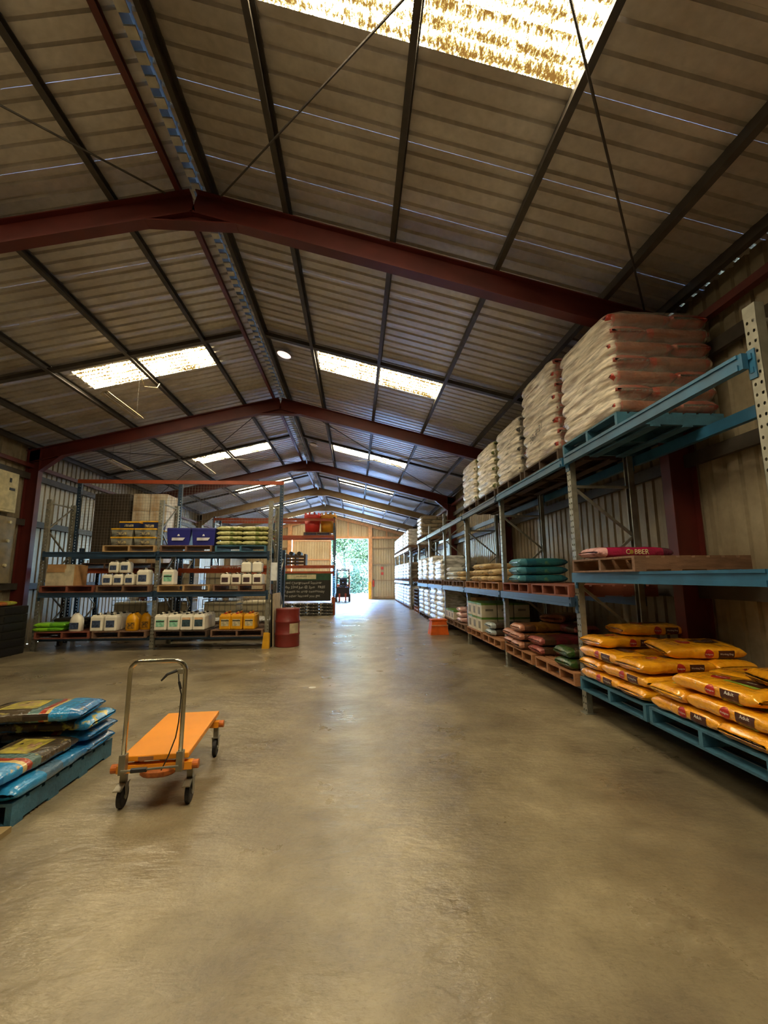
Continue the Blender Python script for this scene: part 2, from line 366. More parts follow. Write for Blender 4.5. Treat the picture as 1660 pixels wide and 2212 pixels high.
def girt(p, x, z, m_, s_): 
    mb = MB(); mb.prof([(-.075,-.03),(.075,-.03),(.075,.03),(-.075,.03)], (x-s_*.05, Y0, z), (x-s_*.05, YE, z), (1,0,0) if s_ > 0 else (1,0,0)); mb.build('girt', m_, p)
for z in (1.42, 2.95, 4.1):
    girt(wr, XR-.03, z, PURL, 1); girt(wlft, XL+.03, z, PURL, -1)
mb = MB(); mb.bar((XR-.13, Y0, 4.47), (XR-.13, YE, 4.47), .09, .09); mb.build('eave_tube', RED, wr)
mb = MB(); mb.bar((XL+.13, Y0, 4.35), (XL+.13, YE, 4.35), .09, .09); mb.build('eave_tube', RED, wlft)
# rear wall (behind the viewer)
wb = thing('wall_back', 'ribbed steel wall behind the viewer', 'wall', kind='structure')
MB().box((XL,Y0-.05,0), (XR,Y0,4.9)).build('wall_sheet', WALL, wb)
g = MB(); g.add([(XL,Y0,4.9),(XR,Y0,4.9),(RX,Y0,6.4),(XL,Y0-.05,4.9),(XR,Y0-.05,4.9),(RX,Y0-.05,6.4)], [(0,1,2),(3,5,4),(0,2,5,3),(1,4,5,2)]); g.build('gable_sheet', WALL, wb)

# far end wall with the sliding door
wf = thing('wall_far', 'cream ribbed steel end wall lit by the open door', 'wall', kind='structure')
DX0, DX1, DH = -4.75, .92, 4.45
def far_sheet(x0, z0):
    # sheet runs in -x .. +x facing the viewer
    mb = MB(); pr = sheet_profile(4); n = len(pr)
    for top in (0, 1):
        for a, h in pr: mb.v.append((a, h, (rz_(x0+a)+.13 if top else z0)))
    mb.f = [(i, i+1, n+i+1, n+i) for i in range(n-1)]; mb.mi = [0]*len(mb.f)
    mb.build('wall_sheet', ENDW, wf, loc=(x0, YE, 0))
x = DX1+.1
while x < XR: far_sheet(x, 0); x += .762
x = DX0-.1-.762
while x > XL-.762: far_sheet(x, 0); x -= .762
x = DX0-.1
while x < DX1+.05: far_sheet(x, DH); x += .762
for z in (1.35, 2.55, 3.75):
    MB().box((DX1+.1,YE-.12,z-.03),(XR,YE-.04,z+.03)).build('girt', mat('girt_cream','a8895e',.6), wf)
    MB().box((XL,YE-.12,z-.03),(DX0-.1,YE-.04,z+.03)).build('girt', MATS['girt_cream'], wf)
MB().box((XL,YE-.16,DH),(XR,YE-.04,DH+.16)).build('lintel', ORWOOD, wf)
MB().box((XL,YE-.1,.02),(DX0-.2,YE-.02,.16)).build('base_rail', MATS['girt_cream'], wf); MB().box((DX1+.3,YE-.1,.02),(XR,YE-.02,.16)).build('base_rail', MATS['girt_cream'], wf)
MB().box((DX1,YE-.3,0),(DX1+.28,YE+.02,rz_(DX1+.2)-.05),bev=.01).build('door_post', ORWOOD, wf)
MB().box((DX0-.28,YE-.3,0),(DX0,YE+.02,rz_(DX0-.2)-.05),bev=.01).build('door_post', ORWOOD, wf)
for s_ in (1,-1):
    mb = MB(); xe = XR if s_ > 0 else XL
    mb.bar((RX,YE-.15,RZ-.1),(xe,YE-.15,rz_(xe)-.1),.12,.2); mb.build('gable_rafter', ORWOOD, wf)
for xx in (-3.3,-.6,2.3):
    MB().box((xx-.04,YE-.12,DH+.15),(xx+.04,YE-.04,rz_(xx)-.1)).build('stud', ORWOOD, wf)
MB().box((DX1-.01,YE-.34,0),(DX1+.2,YE-.3,1.25),bev=.01).build('door_guard', YEL, wf)
dr = thing('door_1', 'cream ribbed sliding door pushed to the left of the far opening', 'door', kind='structure')
mb = MB(); pr = sheet_profile(15); n = len(pr)
for top in (0,1):
    for a, h in pr: mb.v.append((a, h, DH-.02 if top else .05))
mb.f = [(i,i+1,n+i+1,n+i) for i in range(n-1)]; mb.mi = [0]*len(mb.f)
mb.build('door_sheet', ENDW, dr, loc=(-4.72, YE+.12, 0))
for z in (.1, 1.35, 2.9, 4.3): MB().box((-4.72,YE+.06,z-.04),(-1.86,YE+.11,z+.04)).build('door_rail', ORWOOD, dr)
for xx in (-4.70,-1.9): MB().box((xx-.04,YE+.05,.05),(xx+.04,YE+.11,4.4)).build('door_stile', ORWOOD, dr)

# outside: yard, trees, blue container, building
g = MB(); g.box((-60,YE+.1,-.2),(60,140,-.02)); tag(g.build('ground', mat('yard_gravel','c8bfae',.9,0,.1,1.5)), 'sunlit pale gravel yard beyond the door', 'ground', kind='structure')
MB_AP = MB().box((-8,YE+.1,-.02),(6,YE+8,0)); tag(MB_AP.build('apron', mat('pale_concrete','cfc9bc',.8)), 'pale concrete apron outside the far door','apron',kind='structure')

# ------------------------------------------------------------------ generators: sacks, pallets, racks, wrapped loads
def sgp(x, p): return math.copysign(abs(x)**p, x)
class Sack:
    """pillow-shaped sack lying along x, 0 at its underside"""
    def __init__(s, L, W, T, seed, wr=1.0): s.L, s.W, s.T, s.seed, s.wr = L, W, T, seed, wr
    def dims(s, u):
        a = min(1, abs(u)); return s.W/2*(1-.03*a**3), s.T/2*(.50+.50*max(0, 1-a**10)**.5)
    def pt(s, u, th, g=0):
        ww, tt = s.dims(u); ww += g; tt += g; a = min(1, abs(u)); c, sn = cos(th), sin(th)
        y = ww*sgp(c, .5); z = tt*sgp(sn, .62)
        nv = noise.noise(Vector((u*3+s.seed*3.1, y*9, z*9+s.seed)))
        n2 = noise.noise(Vector((u*8+s.seed*7.7, y*22, z*22)))
        k = 1+s.wr*(.17*nv+.09*n2)-.05*s.wr*a**3*(1+sin(th*11+s.seed))
        z = min(z*k, s.T/2+g) if sn > 0 else max(z*k, -s.T/2-g*.2)
        y = max(-s.W/2-g, min(s.W/2+g, y*(1+s.wr*(.04*nv+.02*n2))))
        return Vector((u*s.L/2*(1+.012*s.wr*sin(th*3+s.seed)), y, z+s.T/2))
    def side(s, x, z):          # point on the -y flank
        u = x*2/s.L; ww, tt = s.dims(u); q = min(1, (abs(z)/tt)**(1/.62)); return s.pt(u, pi-math.copysign(math.asin(q), z), .0025)
    def top(s, x, y):
        u = x*2/s.L; ww, tt = s.dims(u); q = min(1, (abs(y)/ww)**2); return s.pt(u, math.acos(math.copysign(q, y)), .0025)
    def mesh(s, name, m_, nu=16, nt=20):
        mb = MB(); mb.smooth = True; mb.uv = []
        us = [-1.04, -1]+[-cos(pi*(i/nu))*.5*(1+0)+0 if 0 else -1+2*(i/nu) for i in range(1, nu)]+[1, 1.04]
        us = [sin(pi/2*(-1+2*i/nu))*.85+(-1+2*i/nu)*.15 for i in range(nu+1)]
        for u in us:
            for k in range(nt):
                th = 2*pi*(k+.5)/nt; mb.v.append(tuple(s.pt(u, th))); mb.uv.append(((u+1)/2, k/nt))
        n = len(us)
        for i in range(n-1):
            for k in range(nt): mb.f.append((i*nt+k, (i+1)*nt+k, (i+1)*nt+(k+1) % nt, i*nt+(k+1) % nt))
        # rounded, folded ends
        for e, i in ((-1, 0), (1, n-1)):
            base = [mb.v[i*nt+k] for k in range(nt)]; prev = i*nt
            for dx_, sy_, sz_ in ((.010, .985, .80), (.016, .95, .42)):
                o = len(mb.v)
                for k, p in enumerate(base):
                    q = .004*sin(k*2.3+s.seed+e); mb.v.append((p[0]+e*(dx_+q), p[1]*sy_, s.T/2+(p[2]-s.T/2)*sz_)); mb.uv.append((0 if e < 0 else 1, k/nt))
                for k in range(nt):
                    f = (prev+k, o+k, o+(k+1) % nt, prev+(k+1) % nt); mb.f.append(f if e > 0 else f[::-1])
                prev = o
            mb.f.append(tuple(range(prev, prev+nt)) if e > 0 else tuple(range(prev+nt-1, prev-1, -1)))
        mb.mi = [0]*len(mb.f); return mb.mesh(name, m_)
def patch(mb, fn, x0, x1, a0, a1, nx=8, na=5, mi=0, ell=False):
    """thin print following the sack"""
    o = len(mb.v); cx, ca, rx, ra = (x0+x1)/2, (a0+a1)/2, (x1-x0)/2, (a1-a0)/2
    for i in range(nx+1):
        for j in range(na+1):
            p, q = -1+2*i/nx, -1+2*j/na
            if ell: p, q = p*math.sqrt(1-q*q/2), q*math.sqrt(1-p*p/2)
            mb.v.append(tuple(fn(cx+rx*p, ca+ra*q)))
    for i in range(nx):
        for j in range(na): a = o+i*(na+1)+j; mb.f.append((a, a+na+1, a+na+2, a+1)); mb.mi.append(mi)
def sack_text(mb, fn, s_, x, a, size, mi=0, lift=.002):
    vv, ff, wd = text_geo(s_); o = len(mb.v)
    for tx, ty, _ in vv:
        p = fn(x+(tx-wd/2)*size, a+ty*size); mb.v.append((p[0], p[1]-lift, p[2]+lift*.7))
    mb.f += [tuple(i+o for i in f) for f in ff]; mb.mi += [mi]*len(ff)

def sack_mat(name, stops, rough=.3, blotch=None, bpos=(.5,.7), coat=.3, bsc=5):
    """printed plastic: colour bands along the sack (UV x) plus printed mottling"""
    m = bpy.data.materials.new(name); m.use_nodes = True; n = m.node_tree.nodes; l = m.node_tree.links; b = n['Principled BSDF']
    uv = n.new('ShaderNodeUVMap'); uv.uv_map = 'UVMap'; sx = n.new('ShaderNodeSeparateXYZ'); l.new(uv.outputs[0], sx.inputs[0])
    tc = n.new('ShaderNodeTexCoord'); nz = n.new('ShaderNodeTexNoise'); nz.inputs['Scale'].default_value = bsc; nz.inputs['Detail'].default_value = 5; l.new(tc.outputs['Object'], nz.inputs[0])
    ad = n.new('ShaderNodeMath'); ad.operation = 'MULTIPLY_ADD'; ad.inputs[1].default_value = .08; l.new(nz.outputs[0], ad.inputs[0]); l.new(sx.outputs[0], ad.inputs[2])
    r = n.new('ShaderNodeValToRGB'); r.color_ramp.interpolation = 'CONSTANT'; e = r.color_ramp.elements
    for i, (p, c) in enumerate(stops):
        x = e[i] if i < 2 else e.new(min(1, p+.04)); x.position = 0 if i == 0 else min(1, p+.04); x.color = (*hexc(c), 1)
    if len(stops) == 1: e[1].position = 1; e[1].color = (*hexc(stops[0][1]), 1)
    l.new(ad.outputs[0], r.inputs[0]); out = r.outputs[0]
    if blotch:
        r2 = n.new('ShaderNodeValToRGB'); r2.color_ramp.elements[0].position = bpos[0]; r2.color_ramp.elements[1].position = bpos[1]
        n3 = n.new('ShaderNodeTexNoise'); n3.inputs['Scale'].default_value = bsc*2; n3.inputs['Detail'].default_value = 6; l.new(tc.outputs['Object'], n3.inputs[0])
        l.new(n3.outputs[0], r2.inputs[0]); mx = n.new('ShaderNodeMixRGB'); l.new(r2.outputs[0], mx.inputs[0]); l.new(out, mx.inputs[1]); mx.inputs[2].default_value = (*hexc(blotch), 1); out = mx.outputs[0]
    l.new(out, b.inputs['Base Color']); b.inputs['Roughness'].default_value = rough; b.inputs['Coat Weight'].default_value = coat; b.inputs['Coat Roughness'].default_value = .15
    n2 = n.new('ShaderNodeTexNoise'); n2.inputs['Scale'].default_value = 22; n2.inputs['Detail'].default_value = 4; l.new(tc.outputs['Object'], n2.inputs[0])
    bp = n.new('ShaderNodeBump'); bp.inputs['Strength'].default_value = .8; bp.inputs['Distance'].default_value = .02; l.new(n2.outputs[0], bp.inputs['Height']); l.new(bp.outputs[0], b.inputs['Normal'])
    return m
GREY_TXT = mat('print_white', 'e8e4d8', .5); P_RED = mat('print_red', 'b3261c', .4); P_BRN = mat('print_brown', '4a2416', .4); P_GRN = mat('print_green', '8aa63a', .4)
P_BLK = mat('print_black', '22201e', .5); P_BLUE = mat('print_blue', '223a7a', .4)

SPROTO = {}
def sack_proto(key, L, W, T, m_, seed=1, deco=None, nu=16, nt=20, wr=1.0, name='sack'):
    """three creased variants of each kind of sack; later sacks copy them"""
    vs_ = []
    for k in range(3):
        s = Sack(L, W, T, seed+k*5.3, wr); vs_.append((s, s.mesh(name, m_, nu, nt), deco(s) if deco else []))
    SPROTO[key] = (name, vs_, T)
def put_sack(key, x, y, z, rz, label, group, k=None, tilt=0, cat='sack', roll=0):
    name, vs_, T = SPROTO[key]; k = random.randrange(3) if k is None else k % 3; s, me_, deco = vs_[k]
    t = thing(name, label, cat, (x, y, z), 0, group) if deco else None
    if t:
        t.rotation_euler = (roll, tilt, rz); link(me_, 'bag', t)
        for nm, dm in deco: link(dm, nm, t)
    else:
        t = link(me_, name, None, (x, y, z), (roll, tilt, rz)); tag(t, label, cat, group)
    return t
def pinwheel(x0, y0, L, W, flip):
    """four sacks of a layer: (x, y, rz) — sides facing outwards"""
    S = L+W
    P = [(x0+W/2, y0+W+L/2, -pi/2, 'at the aisle side, far half'), (x0+L/2, y0+W/2, 0, 'at the near side, aisle end'),
         (x0+S-W/2, y0+L/2, pi/2, 'at the back, near half'), (x0+W+L/2, y0+S-W/2, pi, 'at the far side')]
    if flip:
        P = [(x0+W/2, y0+L/2, -pi/2, 'at the aisle side, near half'), (x0+L/2, y0+S-W/2, pi, 'at the far side, aisle end'),
             (x0+S-W/2, y0+W+L/2, pi/2, 'at the back, far half'), (x0+W+L/2, y0+W/2, 0, 'at the near side, wall end')]
    return P
ORD = ['bottom', 'second', 'third', 'fourth', 'fifth', 'sixth', 'seventh', 'eighth', 'ninth', 'tenth', 'eleventh', 'twelfth']

PP = {}
def pallet(x, y, z, m_, label, rz=0, nb=3, group='timber pallets in the racks', S=1.165):
    """pallet with corner (x, y); bearers run along x unless turned; height .15"""
    key = (m_.name, nb, S); c = (x+S/2, y+S/2, z)
    if key in PP: return dup(PP[key], c, rz, label, group)
    t = thing('pallet', label, 'pallet', c, rz, group); PP[key] = t; h = S/2
    bmz = MB().box((-h,-.02,.02),(h,.02,.13)).mesh('bearer', m_)
    for i in range(nb):
        link(bmz, 'bearer', t, (0, (-h+.02)+(S-.04)*i/(nb-1), 0))
    bd = MB().box((-.058,-h,.130),(.058,h,.15)).mesh('deck_board', m_); nd = 8
    for i in range(nd): link(bd, 'deck_board', t, (-h+.058+(S-.116)*i/(nd-1), 0, random.uniform(-.002,.0)))
    bb = MB().box((-.055,-h,0),(.055,h,.02)).mesh('base_board', m_)
    for i in range(4): link(bb, 'base_board', t, (-h+.055+(S-.11)*i/3, 0, 0))
    return t

def upright_mesh(H, m_, step=.075):
    """perforated C-section facing -y"""
    mb = MB(); W_, D_ = .095, .07; hw = W_/2
    n = int((H-.03)/step); zt = n*step
    for cx in (-.022, .022):
        for k in range(n):
            zc = (k+.5)*step; r = .0095; X0, X1 = (cx-.0255 if cx < 0 else 0), (0 if cx < 0 else cx+.0255); Z0, Z1 = k*step, (k+1)*step
            out = [(X0,Z0),(cx,Z0),(X1,Z0),(X1,zc),(X1,Z1),(cx,Z1),(X0,Z1),(X0,zc)]
            inn = [(cx+r*1.0*cos(a), zc+r*1.35*sin(a)) for a in [pi*5/4, pi*3/2, pi*7/4, 0, pi/4, pi/2, pi*3/4, pi]]
            vv = [(a, 0, b) for a, b in out]+[(a, 0, b) for a, b in inn]
            mb.add(vv, [(i, (i+1) % 8, 8+(i+1) % 8, 8+i) for i in range(8)])
    mb.box((-hw,-.0005,zt-.001),(hw,.002,H)); mb.box((-hw,0,0),(-hw+.003,D_,H)); mb.box((hw-.003,0,0),(hw,D_,H))
    mb.box((-hw,D_-.003,0),(-hw+.02,D_,H)); mb.box((hw-.02,D_-.003,0),(hw,D_,H))
    return mb.mesh('upright', m_)
def racking(name, label, org, rz, frames, heights, depth, bays, um, bm_, bmesh_mat2=None, brace=GALV, group=None):
    """frames: positions along local x; bays[i] = list of (beam top z, material) between frame i and i+1"""
    t = thing(name, label, 'racking', org, rz, group); cache = {}
    fp = MB().box((-.07,-.03,0),(.07,.1,.008)).mesh('foot_plate', GALV)
    cl = MB(); cl.box((-.028,-.012,-.19),(.028,-.002,.02)); cl.box((-.012,-.022,-.05),(.012,-.012,-.01)); cl.box((-.012,-.018,-.15),(.012,-.012,-.11)); clm = {}
    for i, (x, H) in enumerate(zip(frames, heights)):
        if H not in cache: cache[H] = upright_mesh(H, um)
        link(cache[H], 'upright', t, (x, 0, 0)); link(cache[H], 'upright', t, (x, depth, 0), (0, 0, pi))
        link(fp, 'foot_plate', t, (x, 0, 0)); link(fp, 'foot_plate', t, (x, depth, 0), (0, 0, pi))
        z = .25; k = 0; bz = MB()
        bz.bar((x, .06, .22), (x, depth-.06, .22), .03, .03)
        while z+.62 < H:
            a, b = (.06, depth-.06) if k % 2 == 0 else (depth-.06, .06)
            bz.bar((x, a, z), (x, b, z+.6), .03, .03); z += .62; k += 1
        bz.bar((x, .06, z), (x, depth-.06, z), .03, .03)
        bz.build('brace', brace, t)
    for i, lv in enumerate(bays):
        x0, x1 = frames[i], frames[i+1]; s = 1 if x1 > x0 else -1
        for zt, mm in lv:
            if zt < .35: yo = -.13
            else: yo = .045
            for yy, f_ in ((-yo, -1), (depth+yo, 1)):
                mb = MB(); y0, y1 = sorted((yy-.022, yy+.022))
                mb.box((min(x0,x1)+.03, y0, zt-(.08 if zt < .35 else .115)), (max(x0,x1)-.03, y1, zt))
                if zt < .35: mb.build('beam', mm, t); continue
                ys = (y0-.012, y0) if f_ < 0 else (y1, y1+.012)
                mb.box((min(x0,x1)+.06, ys[0], zt-.115), (max(x0,x1)-.06, ys[1], zt-.075)); mb.box((min(x0,x1)+.06, ys[0], zt-.025), (max(x0,x1)-.06, ys[1], zt))
                b = mb.build('beam', mm, t)
                if mm.name not in clm: clm[mm.name] = cl.mesh('beam_connector', mm)
                for xe, sg_ in ((min(x0,x1)+.018, 1), (max(x0,x1)-.018, -1)):
                    c = link(clm[mm.name], 'beam_connector', b, (xe, 0 if f_ < 0 else depth, zt), (0, 0, 0 if f_ < 0 else pi))
    return t

def film_mat(name, col, alpha, side_sheen=1):
    m = bpy.data.materials.new(name); m.use_nodes = True; n = m.node_tree.nodes; l = m.node_tree.links; b = n['Principled BSDF']
    tc = n.new('ShaderNodeTexCoord'); mp = n.new('ShaderNodeMapping'); mp.inputs['Rotation'].default_value = (radians(28), 0, 0); mp.inputs['Scale'].default_value = (3, 2.2, 15)
    l.new(tc.outputs['Object'], mp.inputs[0]); nz = n.new('ShaderNodeTexNoise'); nz.inputs['Scale'].default_value = 1.6; nz.inputs['Detail'].default_value = 6; l.new(mp.outputs[0], nz.inputs[0])
    r = n.new('ShaderNodeValToRGB'); r.color_ramp.elements[0].position = .35; r.color_ramp.elements[0].color = (alpha*.45,)*3+(1,); r.color_ramp.elements[1].position = .65; r.color_ramp.elements[1].color = (min(1,alpha*1.2),)*3+(1,)
    l.new(nz.outputs[0], r.inputs[0]); out = r.outputs[0]
    if side_sheen:      # door-light sheen put into the opacity: whiter on aisle and wall faces
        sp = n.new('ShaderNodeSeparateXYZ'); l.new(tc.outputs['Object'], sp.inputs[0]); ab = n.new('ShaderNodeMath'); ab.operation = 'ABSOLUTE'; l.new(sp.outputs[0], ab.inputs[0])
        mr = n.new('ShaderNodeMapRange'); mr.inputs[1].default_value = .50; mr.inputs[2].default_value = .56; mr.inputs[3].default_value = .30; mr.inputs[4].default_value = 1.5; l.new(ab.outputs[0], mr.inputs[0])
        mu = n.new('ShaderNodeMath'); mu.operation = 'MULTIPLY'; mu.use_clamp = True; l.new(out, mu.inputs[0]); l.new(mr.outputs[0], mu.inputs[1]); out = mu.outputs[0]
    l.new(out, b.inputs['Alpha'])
    b.inputs['Base Color'].default_value = (*hexc(col), 1); b.inputs['Roughness'].default_value = .22
    bp = n.new('ShaderNodeBump'); bp.inputs['Strength'].default_value = .9; bp.inputs['Distance'].default_value = .03; l.new(nz.outputs[0], bp.inputs['Height']); l.new(bp.outputs[0], b.inputs['Normal'])
    return m
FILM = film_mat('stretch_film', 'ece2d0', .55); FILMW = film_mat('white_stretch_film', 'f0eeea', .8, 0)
FCACHE = {}
def wrapped_load(x, y, z, S, nl, T, skey, film, label, group, seed=0, dx=None, name='wrapped_pallet_load'):
    """sacks in interlocked layers under stretch film; corner (x, y), underside z"""
    S2 = dx or S; t = thing(name, label, 'wrapped load', (x+S2/2, y+S/2, z), 0, group)
    nm, vs_, _ = SPROTO[skey]; s0 = vs_[0][0]; L, W = s0.L, s0.W
    for k in range(nl):
        for (px_, py_, r_, _l) in pinwheel(-(L+W)/2, -(L+W)/2, L, W, k % 2):
            link(vs_[random.randrange(3)][1], 'sack', t, (px_, py_, k*T), (0, 0, r_))
    key = (S, S2, nl, T, film.name, seed)
    if key not in FCACHE:
        mb = MB(); mb.smooth = True; n = 64; rows = nl*5; Ht = nl*T; prof = []
        for i in range(rows+1):
            zz = Ht*i/rows; fr = (zz % T)/T; bulge = .038*abs(sin(pi*fr))**.6-.02; tp = 1-.05*max(0, (zz-Ht+T)/T)**2
            prof.append((zz+.002, bulge, tp))
        prof += [(Ht+.012, -.03, .93), (Ht+.022, -.1, .80), (Ht+.026, -.2, .5)]
        for zz, bu, tp in prof:
            for k in range(n):
                a = 2*pi*(k+.5)/n; cx, cy = sgp(cos(a), .24), sgp(sin(a), .24)
                q = .014*noise.noise(Vector((cx*4+seed, cy*4, zz*5+seed*3)))+.010*noise.noise(Vector((cx*9, cy*9+seed, zz*14+cy*5)))
                mb.v.append((cx*((S2/2+.006)*tp+bu+q), cy*((S/2+.006)*tp+bu+q), zz))
        nr = len(prof)
        for i in range(nr-1):
            for k in range(n): mb.f.append((i*n+k, i*n+(k+1) % n, (i+1)*n+(k+1) % n, (i+1)*n+k))
        mb.f.append(tuple(range((nr-1)*n, nr*n))); mb.mi = [0]*len(mb.f); FCACHE[key] = mb.mesh('stretch_film', film)
    link(FCACHE[key], 'stretch_film', t)
    return t

# ------------------------------------------------------------------ right racking and its loads
FRY = [2.57, 5.2, 7.87, 10.52, 13.2, 15.9, 18.6]
YA = 18.6
lo = .28
bays = []
for i in range(6):   # local x runs from the far end to the near end
    yk = 5-i         # bay index counted from the near end
    L1 = 1.64 if yk == 0 else 1.34
    mt = BLUE if yk == 0 else BLUED
    bays.append([(lo, BLUED), (L1, mt), (3.12, BLUE if yk < 2 else BLUED)] if yk < 4 else [(L1, BLUED), (3.12, BLUED)])
hts = {2.57: 3.46, 13.2: 3.56, 15.9: 3.5, 18.6: 3.13}
racking('pallet_racking', 'long blue-beamed pallet racking along the right wall, nearest run', (2.72, YA, 0), -pi/2,
        [YA-y for y in reversed(FRY)], [hts.get(y, 3.13) for y in reversed(FRY)], .84, bays, GALV, BLUE)
FRB = [21.6, 24.3, 27.0, 29.7]
racking('pallet_racking', 'pale pallet racking at the far right near the end wall', (2.72, 29.7, 0), -pi/2,
        [29.7-y for y in reversed(FRB)], [3.1]*4, .84, [[(1.36, GALV), (3.05, GALV)]]*3, GALV, GALV)

XF = 2.66
# yellow dog-food sacks
YELM = sack_mat('yellow_dog_food_sack', [(0,'eda41c'),(.5,'f0a91e')], .2, 'd98a12', (.45,.75), 1)
def deco_y(kind):
    def f(s):
        a = MB(); patch(a, s.side, -.03, .055, -.042, .042, 6, 5, 0, True); a2 = MB()
        patch(a2, s.top, -.17, -.04, -.06, .07, 6, 5, 0, True)
        b = MB(); patch(b, s.side, .10, .25, -.038, .032, 6, 4); b2 = MB(); patch(b2, s.top, .0, .24, -.02, .10, 8, 4)
        g = MB(); patch(g, s.side, .10, .25, -.05, -.04, 6, 1); 
        g2 = MB()
        if kind == 'Adult': patch(g2, s.top, -.02, .26, -.06, -.03, 8, 2)
        t = MB(); sack_text(t, s.side, 'Pedigree', .012, -.008, .020); sack_text(t, s.side, kind, .175, .002 if len(kind) < 6 else -.006, .034 if len(kind) < 6 else .022)
        sack_text(t, s.top, 'Pedigree', -.105, 0, .032); sack_text(t, s.top, kind, .12, .03, .04 if len(kind) < 6 else .032)
        return [(q, m_.mesh(q, c_)) for q, m_, c_ in (('rosette', a, P_RED), ('rosette', a2, P_RED), ('brown_panel', b, P_BRN), ('brown_panel', b2, P_BRN), ('green_band', g, P_GRN), ('green_band', g2, P_GRN)) if m_.f] + [ ('lettering', t.mesh('lettering', GREY_TXT))]
    return f
sack_proto('yw', .72, .42, .123, YELM, 1, deco_y('Working Dog'), 20, 24, name='dog_food_sack')
sack_proto('ya', .72, .42, .123, YELM, 31, deco_y('Adult'), 20, 24, name='dog_food_sack')
G1 = 'yellow dog food sacks on the far blue pallet'; G2 = 'yellow dog food sacks on the near blue pallet'
pallet(XF, 3.99, lo, W_BL, 'blue pallet under the taller pile of yellow dog food sacks')
pallet(XF, 2.78, lo, W_BL, 'blue pallet at the right edge under the lower pile of yellow sacks')
for k in range(3):
    for (x, y, r, w_) in pinwheel(XF+.01, 3.99, .72, .42, k % 2):
        put_sack('yw', x+random.uniform(-.008,.008), y+random.uniform(-.008,.008), .43+k*.123, r, 'yellow sack, %s layer of the taller pile, %s' % (ORD[k], w_), G1)
put_sack('yw', 3.05, 4.93, .80, .04, 'yellow dog food sack lying fourth up beside the rack post, aisle end', G1, 0)
put_sack('yw', 3.42, 4.30, .81, -.10, 'wide-faced yellow dog food sack leaning on top of the pile, nearest the viewer', G1, 1, roll=.12)
put_sack('yw', 3.40, 4.98, .925, -.03, 'topmost yellow dog food sack of the taller pile', G1, 2)
for k in range(2):
    for (x, y, r, w_) in pinwheel(XF+.01, 2.77, .72, .42, k % 2):
        put_sack('ya', x+random.uniform(-.008,.008), y+random.uniform(-.008,.008), .43+k*.123, r, 'yellow sack, %s layer of the lower pile, %s' % (ORD[k], w_), G2)
put_sack('ya', 2.90, 3.28, .677, -pi/2+.05, 'yellow dog food sack third up on the lower pile, label side to the aisle', G2, 0)
put_sack('ya', 3.47, 3.58, .677, .08, 'yellow dog food sack lying across the back of the lower pile', G2, 1)
put_sack('ya', 3.28, 2.95, .80, -.28, 'yellow dog food sack slung on top of the lower pile at the right edge', G2, 2)
put_sack('ya', 3.5, 3.0, .677, .05, 'yellow dog food sack third up on the lower pile at the back', G2, 2)

# level one, near bay: brown pallet with one maroon sack
pallet(2.60, 3.87, 1.64, W_BR, 'brown timber pallet under the maroon sack above the yellow piles')
COB = sack_mat('maroon_sack', [(0,'d9a8a8'),(.10,'a11c48'),(.88,'5e2440')], .25, '7d1236', (.5,.75), .6)
def deco_c(s):
    t = MB(); sack_text(t, s.side, 'C', -.105, -.022, .075); sack_text(t, s.side, 'BBER', .055, -.022, .075)
    a = MB(); patch(a, s.side, -.083, -.037, -.022, .026, 6, 6, 0, True)
    return [('lettering', t.mesh('lettering', mat('print_cream','e8d8a8',.5))), ('gold_emblem', a.mesh('gold_emblem', mat('print_gold','b08a3a',.4)))]
sack_proto('cob', .84, .42, .13, COB, 3, deco_c, 20, 24, name='maroon_sack')
put_sack('cob', 3.05, 4.70, 1.79, .02, 'maroon sack lettered COBBER lying on the brown pallet', None, 0)

# bay 1 (5.2 - 7.87): lower pallets
def two(yk, z, m1, m2, d1, d2, nb=4):
    pallet(XF, yk+.08, z, m1, d1, nb=nb); pallet(XF, yk+1.36, z, m2, d2, nb=nb)
two(5.2, lo, W_OR, W_OR, 'orange-brown pallet holding the two green and black sacks', 'orange-brown pallet under the salmon and red sacks')
two(7.87, lo, W_OR, W_OR, 'pallet with bare boards and two silver-blue sacks', 'pallet under the green-trimmed white cartons')
two(10.52, lo, W_BR, W_BR, 'brown pallet under the pink sacks on the low level', 'brown pallet under the green-topped white cartons')
two(5.2, 1.34, W_RD, W_RD, 'empty red-painted pallet beside the rack post, above the green sacks', 'red-painted pallet under the teal sacks')
two(7.87, 1.34, W_OR, W_OR, 'orange-brown pallet between the teal and the tan sacks', 'orange-brown pallet under the pile of tan sacks')
two(10.52, 1.34, W_BR, W_BR, 'brown pallet under the flat tan sacks', 'brown pallet under the white bags')
GB = sack_mat('green_black_sack', [(0,'2c4a1c'),(.12,'3a3226'),(.85,'4a4030')], .3, '7a6a48', (.55,.72), .3, 7)
sack_proto('gb', .72, .44, .13, GB, 5, name='feed_sack')
for k, (x, y, r) in enumerate([(3.04, 5.62, .02), (3.05, 5.66, -.03)]): put_sack('gb', x, y, .43+k*.13, r, ['green and dark brown sack lying directly on the orange pallet', 'green-ended dark brown sack, upper of the pair beside the yellow pile'][k], 'dark green sacks')
RD = sack_mat('red_brown_sack', [(0,'a85c58'),(.07,'4a3424'),(.30,'7e3038'),(.8,'5e2a2a')], .3, '5a3a2a', (.5,.7), .3, 6)
OC = sack_mat('ochre_brown_sack', [(0,'b07860'),(.08,'5a3a2a'),(.32,'9a6a2c'),(.85,'6a4a2a')], .3, '7a4a20', (.5,.7), .3, 6)
sack_proto('rd', .78, .44, .135, RD, 9, name='feed_sack'); sack_proto('oc', .78, .44, .135, OC, 12, name='feed_sack')
GR = 'red and ochre feed sacks on the low pallet'
